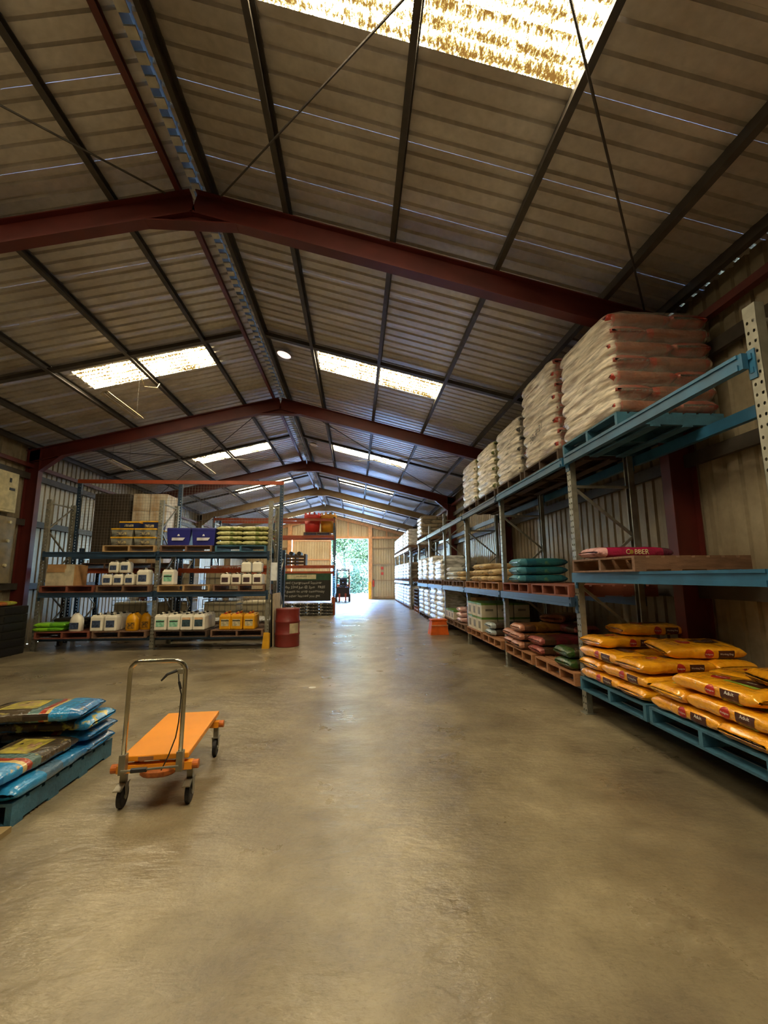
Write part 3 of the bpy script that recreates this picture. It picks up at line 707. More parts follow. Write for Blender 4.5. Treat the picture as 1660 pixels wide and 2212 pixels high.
for k in range(2): put_sack('rd', 3.12, 6.62, .43+k*.135, .03*k, ['red and brown feed sack, bottom of the front pair', 'red and brown feed sack, top of the front pair'][k], GR)
for k in range(3): put_sack('oc', 3.03, 7.15, .43+k*.135, -.02+.03*k, ['ochre feed sack at the bottom of the middle pile', 'ochre feed sack in the middle of the middle pile', 'ochre feed sack on top of the middle pile'][k], GR)
for k in range(2): put_sack('oc', 3.06, 7.62, .43+k*.135, .02, ['ochre feed sack at the bottom by the second post', 'ochre feed sack at the top by the second post'][k], GR)
for k in range(3): put_sack('rd', 3.72-.10*k, 6.9+.05*k, .43+k*.135, pi/2+.1*k, 'dark feed sack at the wall side of the red pile, %s up' % ['lowest','second','third'][k], GR)
put_sack('oc', 3.55, 7.3, .84, .6, 'brown sack with a pale end lying askew on the very top at the back', GR)
SV = sack_mat('silver_blue_sack', [(0,'a8b4b8'),(.12,'4a4038'),(.4,'2e4250'),(.8,'2a3038')], .25, '5a5048', (.55,.7), .4, 6)
sack_proto('sv', .74, .44, .13, SV, 15, name='feed_sack')
for k in range(2): put_sack('sv', 3.05, 8.78, .43+k*.13, .02, ['silver and dark blue sack on the bare-boarded pallet, lower', 'silver and dark blue sack on the bare-boarded pallet, upper'][k], 'silver-blue sacks')
TL = sack_mat('teal_sack', [(0,'4f93a8'),(.15,'1f5f74'),(.35,'2a6a72'),(.9,'1c5266')], .3, '5f8f6a', (.58,.75), .4, 6)
sack_proto('tl', .82, .46, .14, TL, 18, name='feed_sack')
for k in range(3): put_sack('tl', 3.08+.01*k, 7.18, 1.49+k*.135, .02*(k-1), 'teal feed sack, %s of the three above the red pallet' % ['lowest','middle','topmost'][k], 'teal feed sacks')
TN = sack_mat('tan_paper_sack', [(0,'d4bc92'),(.5,'c4a87c')], .6, 'a58558', (.5,.7), .05, 4)
sack_proto('tn', .72, .44, .13, TN, 21, name='paper_sack', wr=1.9)
for i, (yy, n_) in enumerate([(8.55, 2), (9.25, 3), (9.72, 3)]):
    for k in range(n_): put_sack('tn', 3.05+.02*k, yy, 1.49+k*.13, random.uniform(-.05,.05), 'tan paper sack, %s up in the %s pile behind the teal sacks' % (['lowest','second','third'][k], ['nearest','middle','farthest'][i]), 'tan paper sacks')
for k in range(2): put_sack('tn', 3.0, 10.95, 1.49+k*.12, .1*k, ['flattened tan paper sack on the brown pallet, lower', 'flattened tan paper sack on the brown pallet, upper'][k], 'flat tan sacks')
WH = sack_mat('white_woven_bag', [(0,'dfe0dc'),(.5,'d0d2ce')], .35, 'a9b0ae', (.55,.75), .3, 6)
sack_proto('wh', .72, .42, .13, WH, 25, name='white_bag')
for i, yy in enumerate((11.95, 12.42)):
    for k in range(2+i): put_sack('wh', 3.04, yy, 1.49+k*.128, .03, 'white bag, %s up in the %s pile on the middle level' % (['lowest','second','third'][k], ['nearer','farther'][i]), 'white bags on the middle level')
DK = sack_mat('dark_sack', [(0,'3a362e'),(.5,'2c2a26')], .4, '50483a', (.55,.75), .2, 6)
sack_proto('dk', .78, .44, .13, DK, 28, name='dark_bag')
put_sack('dk', 3.3, 11.35, 1.73, .1, 'dark bag lying on the flat tan sacks', None)
PK = sack_mat('pink_sack', [(0,'d8a8a4'),(.25,'b98882'),(.6,'a88a78')], .35, 'e0d0c8', (.5,.65), .3, 6)
sack_proto('pk', .72, .42, .13, PK, 33, name='pink_sack')
for k in range(3): put_sack('pk', 3.04, 11.3, .43+k*.13, .02, 'pink and white sack, %s of the pile by the third post' % ['lowest','middle','top'][k], 'pink sacks')
# cartons
def carton(x, y, z, sx, sy, sz, m_, trim, label, group, marks=True, rz=0):
    t = thing('carton', label, 'box', (x, y, z), rz, group)
    b = MB(); b.box((-sx/2,-sy/2,0),(sx/2,sy/2,sz), bev=.006); b.build('box', m_, t)
    if trim:
        c = MB(); c.box((-sx/2-.003,-sy/2-.003,sz-.035),(sx/2+.003,sy/2+.003,sz+.003)); c.build('lid_band', trim, t)
    if marks:
        k = MB(); k.box((-sx/2-.002, -sy*.22, sz*.2), (-sx/2, sy*.22, sz*.72)); k.box((-sx*.25, -sy/2-.002, sz*.45), (sx*.25, -sy/2, sz*.6)); k.build('printed_panel', mat('carton_print','8a8272',.6), t)
    return t
CW = mat('carton_cream', 'd2c8ae', .6, 0, .08); GT = mat('carton_green', '5f8a34', .5, 0, .1); CB = mat('carton_brown', 'b98f60', .7, 0, .1); 
for j, yy in enumerate((9.42, 9.80, 10.18)):
    for i, xx in enumerate((2.86, 3.22, 3.58)):
        for k in range(2):
            if (j, k) == (0, 0) or 1:
                carton(xx, yy, .43+k*.30, .34, .36, .295, CW, GT if k < 2 else None, 'cream carton with green trim, %s tier, %s row, %s from the aisle' % (['lower','upper'][k], ['nearest','middle','farthest'][j], ['first','second','third'][i]), 'green-trimmed cartons')
for j, yy in enumerate((12.1, 12.45, 12.8)):
    carton(2.86, yy, .43, .34, .32, .24, CW, GT, 'small white carton with green top on the low level, %s of three' % ['nearest','middle','farthest'][j], 'small green-topped cartons')
carton(3.15, 10.72, .43, .55, .26, .46, CB, None, 'tall brown carton standing by the third post on the low level', None)
carton(3.5, 11.9, .43, .5, .6, .6, CB, None, 'brown carton at the wall behind the small white cartons', None)

# wrapped loads
REDS = sack_mat('dark_red_sack', [(0,'9a2a1c'),(.10,'84462e'),(.90,'9a2a1c')], .3, '6e3020', (.5,.72), .4, 4)
GRS = sack_mat('grey_sack', [(0,'4a4a48'),(.1,'6a655c'),(.92,'3e3e3c')], .3, '55524a', (.5,.7), .4, 4)
GNS = sack_mat('green_gold_sack', [(0,'5e6a30'),(.1,'b0a060'),(.92,'5e6a30')], .3, '8a8448', (.5,.7), .4, 4)
BNS = sack_mat('brown_sack', [(0,'8a7860'),(.1,'a08c70'),(.92,'7a6850')], .4, '8a7860', (.5,.7), .3, 4)
for key, m_ in (('Lr', REDS), ('Lg', GRS), ('Ln', GNS), ('Lb', BNS)): sack_proto(key, .70, .42, .165, m_, 40, None, 10, 12, .7)
sack_proto('Lw', .70, .42, .165, WH, 44, None, 10, 12, .7)
GL = 'stretch-wrapped pallet loads in the right racking'
def load(y, z, nl, key, film, lab, plab, pm=W_DK, seed=0, T=.165, pz=True, x=XF):
    if pz: pallet(x, y, z, pm, plab, nb=3)
    return wrapped_load(x, y, z+(.15 if pz else 0), 1.15, nl, T, key, film, lab, GL, seed)
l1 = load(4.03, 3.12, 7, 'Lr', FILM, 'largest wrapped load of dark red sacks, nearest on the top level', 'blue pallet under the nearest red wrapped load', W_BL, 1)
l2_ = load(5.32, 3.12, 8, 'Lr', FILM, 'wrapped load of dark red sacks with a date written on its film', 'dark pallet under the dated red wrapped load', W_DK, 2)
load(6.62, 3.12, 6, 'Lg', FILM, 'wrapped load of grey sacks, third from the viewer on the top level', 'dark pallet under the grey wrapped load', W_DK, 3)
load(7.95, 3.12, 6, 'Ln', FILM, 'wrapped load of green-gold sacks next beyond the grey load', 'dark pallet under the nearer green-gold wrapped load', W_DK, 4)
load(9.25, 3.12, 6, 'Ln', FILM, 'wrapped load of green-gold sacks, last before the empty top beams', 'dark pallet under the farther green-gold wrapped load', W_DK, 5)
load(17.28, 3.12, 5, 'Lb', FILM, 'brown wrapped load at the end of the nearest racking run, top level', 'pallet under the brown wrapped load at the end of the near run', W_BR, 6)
mk = MB(); flat_text(mk, '28-4-21', (-.60, .02, .36), (0, -1, .28), (0, .0, 1), .15); mk.build('handwritten_date', P_BLK, l2_)
# far loads, middle and floor levels of the near run
for i, (y, nl, key) in enumerate([(13.32, 4, 'Lw'), (14.6, 5, 'Lw'), (16.02, 5, 'Lw'), (17.28, 5, 'Lw')]):
    load(y, 1.34, nl, key, FILMW, 'white wrapped load on the middle level, %s beyond the white bags' % ['first','second','third','fourth'][i], 'pallet under the %s white wrapped load of the middle level' % ['first','second','third','fourth'][i], W_BR, 7+i)
for i, (y, nl, key) in enumerate([(13.33, 7, 'Lw'), (14.6, 7, 'Lw'), (16.02, 6, 'Lw'), (17.3, 6, 'Lw')]):
    load(y, 0, nl, key, FILMW, 'tall white wrapped load standing on the floor level, %s beyond the small cartons' % ['first','second','third','fourth'][i], 'floor pallet under the %s tall white wrapped load' % ['first','second','third','fourth'][i], W_DK, 7+i, x=XF+.04)
for i, y in enumerate((21.68, 22.95, 24.38, 25.65, 27.08, 28.35)):
    o = ['first','second','third','fourth','fifth','sixth'][i]
    load(y, 3.06, 5, 'Lb' if i < 2 else 'Lw', FILMW, 'white wrapped load on top of the far racking, %s from the near end' % o, 'pallet on top of the far racking, %s from the near end' % o, W_BR, 20, T=.165)
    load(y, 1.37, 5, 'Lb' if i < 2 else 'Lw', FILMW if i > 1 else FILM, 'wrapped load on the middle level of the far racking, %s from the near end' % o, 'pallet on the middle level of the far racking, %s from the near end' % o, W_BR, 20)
    load(y, 0, 6, 'Lw', FILMW, 'white wrapped load on the floor under the far racking, %s from the near end' % o, 'pallet on the floor under the far racking, %s from the near end' % o, W_BR, 20)
# stack of dark pallets on an orange one between the two runs
for k in range(7):
    pallet(2.75, 19.3, k*.15, W_OR if k < 2 else W_DK, 'pallet number %s up in the stack between the two right racking runs' % ORD[k], nb=3, group='stacked empty pallets')
# orange step stool / box on the floor
st = thing('step_stool', 'orange plastic step box on the floor beside the right racking', 'step', (2.33, 12.35, 0), .05)
mb = MB(); mb.add([(-.26,-.2,0),(.26,-.2,0),(.26,.2,0),(-.26,.2,0),(-.2,-.15,.40),(.2,-.15,.40),(.2,.15,.40),(-.2,.15,.40)], [(0,3,2,1),(4,5,6,7),(0,1,5,4),(1,2,6,5),(2,3,7,6),(3,0,4,7)])
ORP = mat('orange_plastic', 'e0641a', .4, 0, .1); mb.build('body', ORP, st)
MB().box((-.23,-.18,.38),(.23,.18,.42),bev=.012).build('tread', ORP, st)
MB().box((-.24,-.195,.24),(.24,-.165,.27)).build('rim', mat('pale_band','e8a070',.5), st)

# ------------------------------------------------------------------ left racking, facing the viewer
LX = [-7.15, -4.60, -2.05]; LY = 10.32
racking('pallet_racking', 'blue-beamed pallet racking facing the viewer on the left', (0, LY, 0), 0, LX, [3.43, 3.43, 3.43], .92,
        [[(.28, BLUED), (1.29, BLUED), (2.20, BLUED)]]*2, GALV, BLUED)
g_ = thing('post_guard', 'yellow steel guard at the foot of the left racking end post', 'guard', (-2.05, LY-.07, 0))
mb = MB(); mb.prof([(-.08,0),(.08,0),(.07,.36),(-.05,.36)], (0,-.006,0), (0,.006,0), (0,0,1)); mb.build('face_plate', YEL, g_); 
MB().box((.07,0,0),(.08,.10,.34)).build('side_plate', YEL, g_)
# notice on the post
MB().box((-2.02+.03,LY-.03,1.53),(-2.02+.17,LY-.025,1.95)).build('paper', mat('paper_white','dfe2e4',.6), None)
nt = bpy.data.objects['paper']; nt.name = 'paper_notice'; tag(nt, 'white paper notice taped to the end post of the left racking', 'paper')
# tall blue posts and wire fence behind
FX = [-7.32, -4.72, -2.03]; FYY = 11.62
fen = thing('wire_fence', 'wire mesh screen between tall blue posts with an orange top rail', 'fence', (0, FYY, 0))
for x in FX: link(upright_mesh(4.2, BLUED), 'post', fen, (x, 0, 0))
mb = MB(); mb.box((FX[0]-.05,-.02,4.1),(FX[2]+.05,.02,4.2)); mb.build('top_rail', ORANGE, fen)
mb = MB(); x = FX[0]+.06
while x < FX[2]-.04: mb.box((x-.0016,.008,2.2),(x+.0016,.012,4.1)); x += .075
z = 2.22
while z < 4.1: mb.box((FX[0],.006,z-.0016),(FX[2],.010,z+.0016)); z += .075
tag(mb.build('wire_mesh', mat('fence_wire','8a8478',.5,.3), fen), kind='stuff')

PY = 10.22
def lp(x, z, m_, lab, nb=3): return pallet(x, PY, z, m_, lab, pi/2, nb, 'timber pallets in the left racking')
lp(-7.08,.28,W_RD,'red-painted pallet under the green sack'); lp(-5.86,.28,W_BR,'brown pallet under the yellow jugs, low level')
lp(-4.52,.28,W_DK,'dark pallet under the green-labelled jerrycans'); lp(-3.28,.28,W_BR,'brown pallet under the yellow jerrycans')
lp(-7.08,1.29,W_RD,'red-brown pallet under the open carton'); lp(-5.86,1.29,W_BR,'brown pallet under the dark-labelled small cans')
lp(-4.52,1.29,W_NAT,'pale pallet with one green-labelled can'); lp(-3.28,1.29,W_BR,'brown pallet under the stacked cream cans')
lp(-5.80,2.20,W_NAT,'pale pallet under the yellow-lidded crates'); lp(-4.52,2.20,W_BR,'brown pallet under the blue tubs'); lp(-3.28,2.20,W_BL,'blue pallet under the gold sacks')

# jerrycans, cans, jugs
CAN_W = mat('jerrycan_white', 'eee8d8', .4, 0, .05); CAN_Y = mat('jerrycan_yellow', 'e0a010', .35, 0, .08)
LB_D = mat('label_navy', '26304a', .5, 0, .3, 25, col2='4a5a78'); LB_G = mat('label_green', '6fb896', .5, 0, .25, 20, col2='a8d8c0'); LB_B = mat('label_steel', '3a5560', .5, 0, .3, 20); LB_N = mat('label_brown', '4a3238', .5, 0, .25, 20)
LB_O = mat('label_orange', 'd08a4a', .5, 0, .25, 20, col2='e8c8a0'); CAPS = mat('cap_black', '1c1c1e', .5)
JP = {}
def jerrycan(kind, x, y, z, label, group, rz=0):
    W_, D_, H, bm_, lb, lb2 = {'green': (.27,.25,.38,CAN_W,LB_G,P_BLK), 'steel': (.27,.25,.38,CAN_W,LB_B,LB_O), 'yellow': (.26,.25,.38,CAN_Y,mat('label_pale','cdbf98',.5,0,.2,20),P_BLK),
        'navy': (.27,.26,.38,CAN_W,LB_D,None), 'navy_small': (.22,.22,.27,CAN_W,LB_D,None), 'brown_small': (.22,.22,.27,CAN_W,LB_N,None), 'plain_small': (.22,.22,.26,CAN_W,None,None)}[kind]
    if kind in JP: return dup(JP[kind], (x, y, z), rz, label, group)
    t = thing('jerrycan', label, 'jerrycan', (x, y, z), rz, group); JP[kind] = t
    b = MB(); b.smooth = False; b.box((-W_/2,-D_/2,0),(W_/2,D_/2,H*.86), bev=.03); b.box((-W_/2+.02,-D_/2+.02,H*.80),(W_/2-.02,D_/2-.02,H*.93), bev=.02)
    b.build('body', bm_, t)
    h = MB(); h.tube([(-.0,D_/2-.05,H*.88),(-.0,D_/2-.06,H*1.0),(0,0,H*1.02),(0,-.02,H*.9)], .016, 8); h.build('handle', bm_, t)
    c = MB(); c.lathe([(.030,H*.9),(.030,H*.99),(.024,H*1.0)], (0,-D_/2+.06,0), 14); c.build('cap', CAPS if kind != 'yellow' else P_RED, t)
    if lb: MB().box((-W_*.33,-D_/2-.003,H*.22),(W_*.33,-D_/2+.001,H*.62)).build('label', lb, t)
    if lb2: MB().box((-W_*.33,-D_/2-.005,H*.50 if kind != 'steel' else H*.62),(W_*.33,-D_/2-.001,H*.56 if kind != 'steel' else H*.74)).build('label_band', lb2, t)
    return t
ROW = ['front row', 'second row', 'third row', 'fourth row']
def rows(kind, xs, z, nrow, desc, group, y0=10.36, dy=.27):
    o = ['leftmost', 'second from left', 'third from left', 'fourth from left', 'fifth from left']
    for r in range(nrow):
        for i, x in enumerate(xs): jerrycan(kind, x+random.uniform(-.008,.008), y0+r*dy, z, '%s, %s, %s' % (desc, ROW[r], o[i] if len(xs) > 1 else 'single file'), group, random.uniform(-.04,.04))
rows('navy', [-5.79,-5.50], .43, 3, 'white jerrycan with navy label, low shelf', 'navy-labelled jerrycans, low shelf')
rows('green', [-4.41,-4.12], .43, 3, 'white jerrycan with green label, low shelf', 'green-labelled jerrycans, low shelf')
rows('steel', [-3.84,-3.56], .43, 3, 'white jerrycan with orange and steel-blue label, low shelf', 'orange and blue labelled jerrycans')
rows('yellow', [-2.98,-2.71,-2.44], .43, 2, 'yellow jerrycan, low shelf near the end post', 'yellow jerrycans')
rows('navy_small', [-5.67,-5.43,-5.17], 1.44, 2, 'small cream can with navy label, middle shelf', 'small navy-labelled cans', dy=.24)
rows('navy_small', [-5.54,-5.30], 1.725, 1, 'small cream can with navy label, stacked on others', 'small navy-labelled cans stacked up')
jerrycan('navy', -4.87, 10.36, 1.44, 'large white jerrycan with navy label beside the middle post', None)
jerrycan('green', -4.31, 10.36, 1.44, 'lone white jerrycan with green label on the pale middle pallet', None)
rows('brown_small', [-3.02,-2.78,-2.54,-2.30], 1.44, 2, 'small cream can with brown label, middle shelf', 'small brown-labelled cans', dy=.24)
rows('plain_small', [-2.56,-2.31], 1.725, 1, 'unlabelled cream can stacked on the brown-labelled ones', 'unlabelled cream cans')
def jug(x, y, z, bm_, lm, H, W_, label, group):
    t = thing('handled_jug', label, 'jug', (x, y, z), 0, group)
    b = MB(); b.smooth = True; r = W_/2
    b.lathe([(r*.9,0),(r,.015),(r,H*.55),(r*.9,H*.68),(r*.55,H*.84),(r*.28,H*.9),(r*.28,H*.95)], (0,0,0), 24, sq=.75, sy=.75); b.build('body', bm_, t)
    h = MB(); h.tube([(-r*.9,0,H*.6),(-r*.85,0,H*.76),(-r*.5,0,H*.88),(-r*.2,0,H*.91)], .015, 8); h.build('handle', bm_, t)
    c = MB(); c.lathe([(.03,H*.94),(.03,H*1.0)], (0,0,0), 14); c.build('cap', CAPS, t)
    MB().box((-r*.72,-r*.76-.004,H*.12),(r*.72,-r*.76+.002,H*.46)).build('label', lm, t); return t
jug(-6.28, 10.36, .43, CAN_W, LB_D, .42, .27, 'white handled jug with dark label standing beside the black sacks', None)
jug(-5.06, 10.34, .43, CAN_Y, mat('label_ochre','b8801a',.5,0,.3,20,col2='4a3a1a'), .40, .26, 'orange-yellow handled jug on the low shelf, front', 'yellow handled jugs')
jug(-4.86, 10.56, .43, CAN_Y, MATS['label_ochre'], .40, .24, 'orange-yellow handled jug on the low shelf, behind by the post', 'yellow handled jugs')
jug(-5.12, 10.66, .43, CAN_Y, MATS['label_ochre'], .40, .26, 'orange-yellow handled jug on the low shelf, behind the front one', 'yellow handled jugs')
GRN = sack_mat('lime_green_sack', [(0,'8fd030'),(.5,'6fb828')], .35, '4a8a1c', (.55,.75), .3, 7)
sack_proto('gn', .62, .40, .10, GRN, 50, name='green_sack')
for k in range(2): put_sack('gn', -6.84+.03*k, 10.45, .43+.095*k, .05*k, ['lime green sack lying on the red pallet, lower', 'lime green sack lying on the red pallet, upper'][k], 'lime green sacks')
put_sack('dk', -6.75, 10.95, .43, .1, 'black sack behind the lime green sacks, lower', 'black sacks on the red pallet'); put_sack('dk', -6.65, 10.95, .56, -.1, 'black sack behind the lime green sacks, upper', 'black sacks on the red pallet')
# open carton
oc = thing('open_carton', 'open white and brown carton on the middle shelf at the far left', 'box', (-6.72, 10.5, 1.44))
mb = MB(); mb.box((-.30,-.2,0),(.12,.2,.38)); mb.build('lower_box', mat('carton_white','cfc2a4',.7), oc)
mb = MB(); mb.box((-.28,-.21,.30),(.10,-.19,.48)); mb.box((-.28,.18,.30),(.10,.2,.48)); mb.box((-.28,-.2,.30),(-.26,.2,.48)); mb.build('brown_flap', CB, oc)
MB().box((.125,-.2,0),(.30,.2,.48)).build('tall_box', MATS['carton_white'], oc); MB().box((.302,-.19,0),(.36,.2,.46)).build('brown_side', CB, oc)
# crates with yellow lids
CLR = mat('crate_clear', '8a8a80', .15, 0, .25, 6, col2='4a4a46'); NVY = mat('crate_navy', '1c2850', .4, 0, .1); LIDY = mat('lid_yellow', 'd8a82a', .4)
def crate(x, y, z, W_, H, bm_, label, group):
    t = thing('lidded_crate', label, 'crate', (x, y, z), 0, group); D_ = .40; a = W_/2; d = D_/2; q = .88
    b = MB(); b.add([(-a*q,-d*q,0),(a*q,-d*q,0),(a*q,d*q,0),(-a*q,d*q,0),(-a*.97,-d*.97,H-.03),(a*.97,-d*.97,H-.03),(a*.97,d*.97,H-.03),(-a*.97,d*.97,H-.03)],
        [(0,3,2,1),(4,5,6,7),(0,1,5,4),(1,2,6,5),(2,3,7,6),(3,0,4,7)]); b.build('body', bm_, t)
    MB().box((-a,-d,H-.035),(a,d,H), bev=.008).build('lid', LIDY, t)
    MB().box((-a*.45,-d-.001,H*.22),(a*.45,-d*.9,H*.55)).build('label', mat('crate_print','b8a878',.5,0,.3,20,col2='3a3a4a'), t); return t
for k in range(2):
    for i in range(2):
        for r in range(2): crate(-5.42+.52*i, 10.46+.44*r, 2.35+.20*k, .50, .198, CLR, 'clear crate with yellow lid, %s tier, %s, %s' % (['lower','upper'][k], ['left','right'][i], ['front','back'][r]), 'clear crates with yellow lids')
crate(-5.28, 10.46, 2.75, .44, .16, NVY, 'navy crate with yellow lid on top of the clear crates, left', 'navy crates with yellow lids'); crate(-4.91, 10.66, 2.75, .46, .20, NVY, 'navy crate with yellow lid on top of the clear crates, right', 'navy crates with yellow lids')
# blue tubs
TUB = mat('tub_blue', '22267a', .45, 0, .06)
def tub(x, y, label):
    t = thing('storage_tub', label, 'tub', (x, y, 2.35), 0, 'blue storage tubs'); W_, H, D_ = .54, .42, .40; a = W_/2; d = D_/2
    b = MB(); b.add([(-a*.9,-d*.88,0),(a*.9,-d*.88,0),(a*.9,d*.88,0),(-a*.9,d*.88,0),(-a*.98,-d*.98,H*.82),(a*.98,-d*.98,H*.82),(a*.98,d*.98,H*.82),(-a*.98,d*.98,H*.82)],
        [(0,3,2,1),(4,5,6,7),(0,1,5,4),(1,2,6,5),(2,3,7,6),(3,0,4,7)]); b.build('body', TUB, t)
    MB().box((-a,-d,H*.8),(a,d,H*.98), bev=.012).build('rim', TUB, t)
    l_ = MB(); l_.prof([(-.15,-.035),(.10,-.035),(.15,.03),(-.15,.03)], (0,-d*.95-.008,H*.36), (0,-d*.95+.0,H*.36), (0,0,1)); l_.build('banner', mat('banner_white','cfd0d8',.5), t)
    k = MB(); k.lathe([(.03,0),(.022,.02),(.012,.045)], (0,-d*.97-.006,H*.52), 12, sy=.2); k.build('emblem', MATS['banner_white'], t); return t
tub(-4.14, 10.46, 'blue storage tub with white banner, left of the pair'); tub(-3.57, 10.46, 'blue storage tub with white banner, right of the pair')
GO = sack_mat('gold_green_sack', [(0,'b8b47a'),(.5,'a8a468')], .25, '6e7a3a', (.5,.62), .6, 6)
sack_proto('go', .58, .44, .115, GO, 60, name='gold_sack')
for k in range(4):
    for i in range(2):
        for r in range(2): put_sack('go', -2.97+.59*i, 10.47+.46*r, 2.35+.115*k, 0, 'gold-green shiny sack, %s layer, %s %s' % (ORD[k], ['left','right'][i], ['front','back'][r]), 'gold-green shiny sacks')
# leaning boards and red drum at the end of the racking
bd = thing('leaning_board', 'cream board leaning on the end of the left racking beside the drum', 'board', (-1.93, 10.46, 0)); bd.rotation_euler = (0, -.03, 0)
MB().box((0,0,0),(.02,.95,1.22)).build('sheet', mat('cream_board','c8b696',.7), bd)
bd2 = MB().box((-1.985,10.38,0),(-1.965,11.2,1.2)).build('leaning_board', DARK); tag(bd2, 'dark board standing edge-on between the end post and the cream board', 'board')
def drum(x, y, H, r, m_, label):
    t = thing('steel_drum', label, 'drum', (x, y, 0)); b = MB(); b.smooth = True; pr = [(r*.97,0),(r,.012),(r,.03)]
    for c in (.33, .66): pr += [(r*.985,H*c-.03),(r*1.025,H*c-.012),(r*1.025,H*c+.012),(r*.985,H*c+.03)]
    pr += [(r*.985,H-.03),(r,H-.012),(r*.98,H)]; b.lathe(pr, n=40); b.build('shell', m_, t)
    c = MB(); c.lathe([(r*.94,H-.0),(r*.94,H+.004),(r*.9,H+.004)], n=32); c.build('lid', m_, t)
    bg = MB(); bg.lathe([(.03,H),(.03,H+.02)], (r*.6,0,0), 12); bg.build('bung', m_, t)
    lb = MB(); n = 8
    for i in range(n+1):
        a = radians(-72+50*i/n); 
        for zz in (H*.36, H*.62): lb.v.append((cos(a)*(r+.004), sin(a)*(r+.004), zz))
    lb.f = [(2*i, 2*i+2, 2*i+3, 2*i+1) for i in range(n)]; lb.mi = [0]*n; lb.build('label', MATS['cream_board'], t); return t
drum(-1.62, 10.62, .87, .285, mat('drum_red','7a2620',.45,0,.08,3), 'dark red steel drum with cream label at the end of the left racking')

# behind: second row (orange beams), tanks, cartons
racking('pallet_racking', 'orange-beamed racking in the second row behind the wire screen', (0, 11.95, 0), 0, [-7.32,-4.72,-2.12], [2.4]*3, .9, [[(1.85, ORANGE), (.25, ORANGE)]]*2, BLUED, ORANGE)
def tote(x, y, z, label):
    t = thing('caged_tank', label, 'tank', (x, y, z), 0, 'caged liquid tanks'); 
    MB().box((-.48,-.44,.13),(.48,.44,.88), bev=.05).build('bottle', mat('tank_plastic','b8ae90',.5,0,.06), t)
    c = MB()
    for i in range(7):
        xx = -.5+i/6
        for yy in (-.47,.47): c.bar((xx,yy,.12),(xx,yy,.95),.014,.014,(1,0,0))
    for zz in (.2,.4,.6,.8,.95):
        for yy in (-.47,.47): c.bar((-.5,yy,zz),(.5,yy,zz),.014,.014)
        for xx in (-.5,.5): c.bar((xx,-.47,zz),(xx,.47,zz),.014,.014)
    tag(c.build('cage', GALV, t), kind='stuff'); MB().box((-.5,-.47,0),(.5,.47,.12)).build('base', DARK, t); return t
for i, (x, z) in enumerate([(-4.15,0),(-3.0,0),(-4.15,1.0),(-5.6,0),(-6.8,0),(-5.6,1.0)]):
    tote(x, 14.1, z, ['caged tank on the floor behind the middle post','caged tank on the floor behind the yellow jerrycans','caged tank stacked behind the middle shelf','caged tank on the floor behind the left bay','caged tank on the floor nearest the left wall','caged tank stacked behind the left bay'][i])
for i, x in enumerate((-6.62,-5.42)):
    pallet(x-.58, 11.82, 1.85, W_BR, 'brown pallet behind the screen under the %s tall box load' % ['left','right'][i], pi/2, group='pallets behind the screen')
    for k in range(4):
        for j in range(2): carton(x-.22-.2*i+.46*j, 12.35, 2.0+k*.47, .44, .9, .465, mat('carton_dark','463a2e',.7) if (i == 0) else (mat('carton_bright','e0d8c6',.4,0,.2,3,col2='b89a74')), None, '%s carton behind the wire screen, %s tier, %s' % (['dark brown','white'][i], ORD[k], ['left','right'][j]), 'cartons behind the wire screen', False)
for i in range(5):
    put_sack('wh', -4.1+.45*i, 12.3, .40, pi/2, 'white bag behind the screen on the low orange beams, %s' % ['first','second','third','fourth','fifth'][i], 'white bags behind the screen')
for i, x in enumerate((-4.7, -3.5)): pallet(x, 11.82, .25, W_BR, 'brown pallet behind the screen under the %s white bags' % ['left','right'][i], pi/2, group='pallets behind the screen')
# middle racking with the chalkboard
racking('pallet_racking', 'orange-beamed racking in mid shed with the chalkboard on its front', (0, 19.0, 0), 0, [-6.2,-3.6,-.97], [4.25]*3, .9,
        [[(4.18, ORANGE), (3.42, ORANGE), (2.12, ORANGE), (1.86, ORANGE)]]*2, BLUED, ORANGE)
fg = MB(); fg.box((-1.05,18.94,0),(-.89,18.975,.75)); tag(fg.build('post_guard', mat('rust_orange','a8542a',.6)), 'rust-orange guard at the foot of the mid shed racking', 'guard')
pallet(-2.32, 18.95, 3.42, W_BR, 'brown pallet under the red and yellow bins', pi/2, group=None)
def bin_(x, m_, label):
    t = thing('round_bin', label, 'bin', (x, 19.5, 3.57)); b = MB(); b.smooth = True; r = .36
    b.lathe([(r*.88,0),(r*.98,.72)], n=28); b.build('body', m_, t)
    c = MB(); c.lathe([(r*1.02,.66),(r*1.05,.68),(r*1.05,.80),(r*1.0,.82)], n=28); c.build('collar', m_, t)
    for k in range(10):
        a = 2*pi*k/10; h = MB(); h.box((-.035,-.012,0),(.035,.012,.10)); o = h.build('lug', m_, t, loc=(cos(a)*r*.98, sin(a)*r*.98, .81), rot=(0,0,a+pi/2))
    return t
bin_(-1.98, mat('bin_red','c8322a',.45,0,.08), 'red plastic bin on the upper beams of the mid shed racking'); bin_(-1.26, mat('bin_yellow','cf8f22',.45,0,.08), 'yellow plastic bin on the upper beams of the mid shed racking')
# dark crate on the middle beams
ct = thing('dark_crate', 'dark brown slatted crate on the orange beams left of the far door', 'crate', (-2.85, 19.45, 2.12))
for k in range(3): MB().box((-.62,-.4,.04+.14*k),(.62,-.37,.15+.14*k)).build('slat', W_DK, ct)
for xx in (-.6,-.2,.2,.6): MB().box((xx-.04,-.37,0),(xx+.04,.4,.5)).build('frame', W_DK, ct)
for k, xx in enumerate((-.4,0,.35)): m_ = MB(); m_.tube([(xx,-.35,.52),(xx,.4,.52)], .09, 10); m_.build('roll', DARK, ct)
